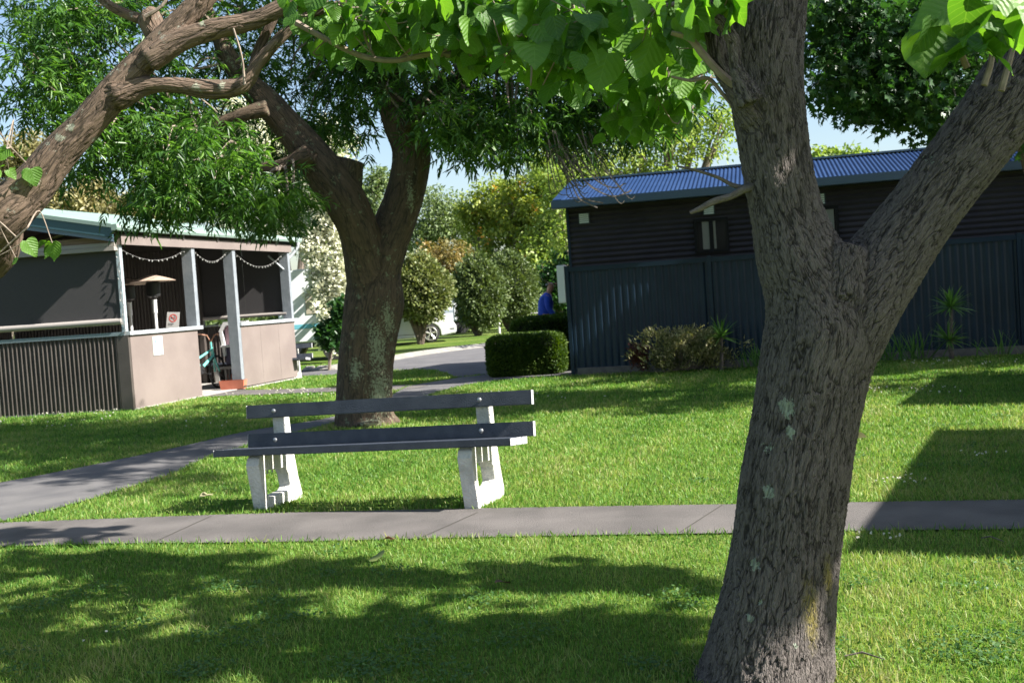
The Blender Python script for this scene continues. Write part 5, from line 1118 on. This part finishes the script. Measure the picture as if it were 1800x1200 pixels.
def topiary(px, py0, top, hw, bot, dd, m, label, n=11000):
    b_ = G(px, py0); dd = b_[1]; r_ = empty('rounded_tree', (b_[0],b_[1],0)); tag(r_, label, 'tree', 'clipped rounded trees by the road')
    C = D(px, (top+bot)/2, dd); H = (bot-top)/2/F*dd; Rr = hw/F*dd
    v = unit(rng.normal(size=(n,3))); zz = v[:,2]; w_ = np.where(zz > 0, (1-zz**2)**.05*(1-.18*zz), np.maximum(.02,1-zz**2)**-.08)*(1+.10*np.sin(v[:,0]*5+px)*np.sin(zz*4+py0))
    P = C+v*np.array([Rr,Rr,H])*np.stack([w_,w_,np.ones(n)],1)*(1+rng.normal(-.07,.10,(n,1)))*(1+.07*np.sin(v[:,[0]]*7+v[:,[2]]*9)*np.sin(v[:,[1]]*5+v[:,[0]]*3)+.05*np.sin(v[:,[2]]*13+v[:,[0]]*11))
    t = unit(v+rng.normal(0,.6,(n,3))); s_, nm = frames(t, rng.random(n)*6)
    foliage('crown', stamp(P, t, s_, nm, .11*(.6+.8*rng.random(n)), .07*(.6+.8*rng.random(n)), *CARD, np.clip(rng.normal(.5,.27,n),0,1)), m, r_)
    cur = [[(b_[0]+random.uniform(-.06,.06),b_[1],-.05,.10),(b_[0]+sx*.5,b_[1]+random.uniform(-.2,.2),C[2]-H*.9,.06),(b_[0]+sx,C[1],C[2],.03)] for sx in (-.6,-.3,.05,.35,.6)]
    twigs('trunk', cur, M_bark_bg, r_, 8); blob('shade_core', C, (Rr*.72,Rr*.72,H*.8), M_core, r_, px)  # the blob is a solid core, dark in place of shade inside the crown
M_bark_bg = mat('dark_bark', (.07,.05,.04), .9, col2=(.12,.09,.07), scale=12, bump=.4)
topiary(739,605,450,52,562,42,M_top,'rounded olive green tree on several stems in front of the white car')
topiary(841,590,452,44,574,45,M_top2,'rounded dark green tree in the middle of the row, right of the white car')
topiary(897,582,446,46,566,48,M_top2,'rounded green tree at the right of the row, left of the man', 10000)
M_rust = leafmat('rusty_leaf', [(.12,.12,.035),(.20,.17,.05),(.30,.21,.08)], rough=.55, trans=.3, tcol=(1.4,1.2,.6))
bgtree('rusty_bush', (-4.2,56), 'olive and rust coloured bush rising behind the rounded trees', [(778,470,55,58,56,60),(740,500,40,40,56,20),(815,500,40,40,56,20)], M_rust, .16, .10, 60, cat_='bush', subr=.4)
M_wil = leafmat('willow_leaf', [(.10,.15,.06),(.16,.22,.09),(.24,.30,.13)], rough=.5, trans=.35, tcol=(1.4,1.4,.8))
bgtree('willow_like_tree', (-5,82), 'hazy soft green tree between the thick trunk and the orange flowering tree', [(778,385,48,52,82,50),(752,430,36,50,82,24),(810,420,30,50,82,24)], M_wil, .30, .12, 80, trunk_r=.3, subr=.9)
M_oak = leafmat('fine_yellow_leaf', [(.09,.145,.025),(.16,.23,.035),(.26,.33,.06),(.38,.40,.10)], rough=.5, trans=.4, tcol=(1.5,1.4,.6))
M_orange = leafmat('orange_blossom', [(.85,.36,.05),(.95,.50,.10)], rough=.6, trans=.3, tcol=(1.2,1,.5))
bgtree('orange_flowering_tree', (-1.5,62), 'yellow green tree with orange flower clusters left of the cabin roof', [(870,370,60,55,62,70),(930,360,60,60,60,70),(960,430,50,60,58,50),(900,430,60,50,60,50),(840,400,40,50,62,24),(960,300,36,30,60,18)], M_oak, .22, .12, 65, trunk_r=.22, subr=.6, extra=(60,.25,16,.12,M_orange))
bgtree('dark_evergreen', (2.2,52), 'dense dark green bush behind the man beside the cabin', [(985,520,26,60,52,60),(1005,470,36,60,52,40),(960,500,18,40,52,16)], M_leafC, .16, .12, 60, cat_='bush', subr=.35)
M_air = leafmat('airy_yellow_green_leaf', [(.10,.17,.03),(.18,.27,.05),(.28,.36,.09),(.40,.44,.18)], rough=.5, trans=.42, tcol=(1.5,1.5,.7))
bgtree('feathery_tree', (4.4,34), 'airy yellow green tree showing sky through its branches behind the cabin roof', [(1110,270,95,60,34,60),(1030,290,60,50,34,34),(1220,250,75,55,34,44),(1270,215,40,35,34,14),(1180,210,60,30,34,18),(1000,330,26,60,33,18),(1090,310,100,24,34,20),(985,400,18,60,33,16)], M_air, .15, .07, 34, trunk_r=.15, subr=.42)
bgtree('feathery_tree', (3.0,57), 'second yellow green tree filling the gap left of the cabin wall', [(985,300,60,60,57,40),(1040,330,60,50,57,34),(975,390,26,90,57,34),(945,450,30,50,57,20)], M_air, .2, .10, 60, trunk_r=.2, subr=.55)
bgtree('rounded_yellow_tree', (13,45), 'yellow green tree tops peeping over the cabin roof in the trunk fork', [(1490,285,42,20,45,22),(1450,280,30,22,45,12),(1530,285,26,16,45,8),(1400,300,60,20,45,12),(1590,300,60,14,45,6)], M_air, .2, .12, 55, trunk_r=.2, subr=.4)
bgtree('poplar_like_tree', (-9.6,74), 'thin pale green tree seen between the two limbs of the thick trunk', [(660,330,22,36,74,24),(655,390,26,50,74,24)], M_wil, .28, .12, 60, trunk_r=.2, subr=.7)
M_euc = leafmat('dusty_gum_leaf', [(.17,.165,.075),(.28,.26,.12),(.42,.38,.20)], rough=.5, trans=.3, tcol=(1.3,1.2,.8))
bgtree('gum_tree', (-31,70), 'brownish gum tree poking up beyond the left edge of the shelter roof', [(45,262,34,30,70,26),(20,300,30,30,70,20),(70,310,20,30,70,8),(40,350,60,30,70,20)], M_euc, .34, .14, 60, trunk_r=.25, subr=.6)
bgtree('gum_tree', (-24,66), 'dusty yellow green tree behind the shelter roof under the leaning limb', [(150,350,60,34,66,50),(210,370,60,30,66,36),(90,375,50,30,66,20),(270,385,60,26,66,30)], M_euc, .34, .14, 60, trunk_r=.25, subr=.6)
M_bl = leafmat('cream_petal', [(.60,.60,.46),(.80,.80,.68)], rough=.7, trans=.3, tcol=(1.05,1.05,.85))
M_vib = leafmat('blossom_tree_leaf', [(.06,.11,.022),(.12,.19,.04),(.20,.28,.07)], rough=.5, trans=.35)
bgtree('white_blossom_tree', (-6.9,36.5), 'tall tree covered in cream white blossom between the shelter and the thick trunk', [(575,460,36,50,31,36),(592,520,24,36,31,20),(590,560,22,40,31,18),(570,390,44,60,31,40),(540,330,60,60,31.5,36),(480,280,70,60,32,40),(420,230,60,50,32,36),(560,260,60,50,32,26),(610,330,16,40,31.5,8),(480,400,90,30,32,30),(600,460,16,90,31,14),(350,270,60,60,32.5,20),(380,340,80,60,32.5,26)], M_vib, .13, .08, 38, trunk_r=.16, subr=.36, extra=(1150,.19,36,.080,M_bl))
bgtree('dark_bush', (-4.4,27), 'dark glossy bush at the foot of the white blossom tree', [(584,588,20,22,27,26),(602,560,12,30,27,12)], M_leafC, .12, .09, 60, cat_='bush', subr=.2, trunk_r=.03)
# far tree belt closing the horizon
v_ = []
cs = np.array([(x, 105+12*math.sin(x*.09)+random.uniform(-6,6), random.uniform(.5,3.6+1.4*math.sin(x*.13)+1.0*math.sin(x*.31))) for x in np.linspace(-75,75,420)])
o = link('far_trees', mesh_np('far_trees', *(lambda q: (q[0], q[1], {'rnd': q[2]}))(leaf_cloud(cs, (1.6,1.6,1.3), 60, .7, .45, CARD, .1))), M_wil); tag(o, 'far belt of trees closing the view behind the parked caravans', 'trees', kind='stuff')

# ================================================================ BUILDINGS OUTSIDE THE FRAME WHOSE SHADE FALLS ON THE LAWN
def side_cabin(P0, P1, h, L, label):
    P0, P1 = np.array(P0), np.array(P1); d = unit(P1-P0); o_ = np.array([d[1], -d[0]]); W_ = np.linalg.norm(P1-P0); r_ = empty('holiday_cabin', (*P0,0)); tag(r_, label, 'cabin', 'holiday cabins right of the lawn')
    f = lambda x,y,z: (d[0]*x+o_[0]*y, d[1]*x+o_[1]*y, z)
    MB().box(.1,W_-.1,.1,L,0,h-.12,f=f).build('walls', M_pink, r_); MB().box(0,W_,0,L+.1,h-.118,h,f=f).build('roof', M_roof, r_)
    wf = MB().box(W_*.3,W_*.3+1.2,.06,.098,1.0,2.0,f=f).build('window', M_frame, r_); MB().box(W_*.3+.06,W_*.3+1.14,.05,.058,1.06,1.94,f=f).build('pane', M_glass, wf)
    dr = MB().box(W_*.68,W_*.68+.85,.06,.098,.1,2.05,f=f).build('door', M_brown, r_); MB().box(W_*.68+.72,W_*.68+.80,.02,.058,1.0,1.04,f=f).build('handle', M_sil, dr)
def shadow_edge(px0, px1, h):
    sh = S[:2]/S[2]*h; return [G(*px0)[:2]+sh, G(*px1)[:2]+sh]
a_ = shadow_edge((1478,972),(1640,757),3.0); side_cabin(a_[0], a_[1], 3.0, 6.5, 'beige cabin just outside the picture to the right, nearest the viewer')
a_ = shadow_edge((1570,716),(1650,662),3.0); side_cabin(a_[0], a_[1], 3.0, 6.0, 'beige cabin outside the picture to the right, further along the lawn')
# ================================================================ LITTER ON THE GROUND
def fallen(px, py, L, n, col, label, nm='fallen_leaf'):
    p = G(px, py, .045); t = unit(np.stack([rng.normal(0,1,n), rng.normal(0,1,n), rng.normal(.15,.12,n)],1)); s_, nn = frames(t, rng.normal(0,.3,n))
    v, f, r = stamp(p+np.stack([rng.normal(0,L*.35*(n>1),n), rng.normal(0,L*.35*(n>1),n), np.zeros(n)],1)-t*L*.5, t, s_, nn, np.full(n,L), np.full(n,L*.9), *HEART, rng.random(n))
    o = link(nm, mesh_np(nm, v, f, {'rnd': r}), leafmat('dry_leaf', [col, tuple(min(1,c*1.5) for c in col)], rough=.7, trans=.2, tcol=(1,1,1))); tag(o, label, 'leaf', 'fallen leaves on the grass')
fallen(881,1020,.075,1,(.035,.022,.012),'dark brown curled leaf lying on the shaded foreground grass')
fallen(661,975,.10,1,(.16,.20,.06),'pale green fallen leaf on the grass just below the near path')
fallen(684,946,.045,4,(.11,.065,.035),'small heap of dry brown leaves on the lower edge of the near path')
fallen(366,869,.06,4,(.30,.28,.16),'small pale leaf litter patch on the grass left of the bench')
fallen(1512,765,.10,1,(.30,.26,.16),'pale dry leaf at the right edge of the big trunk')
for px, py, dx in ((1520,1152,35),(1745,945,20)):
    p, q = G(px-dx,py,.04), G(px+dx,py+6,.045); tag(MB().tube([p,(p+q)/2+[0,.03,.01],q], [.003,.004,.002], 5).build('fallen_twig', M_dead), 'thin dry twig on the sunny grass right of the big trunk' if dx == 35 else 'short dry twig near the path at the right edge', 'twig')
# part template coordinates
bpy.context.view_layer.update()
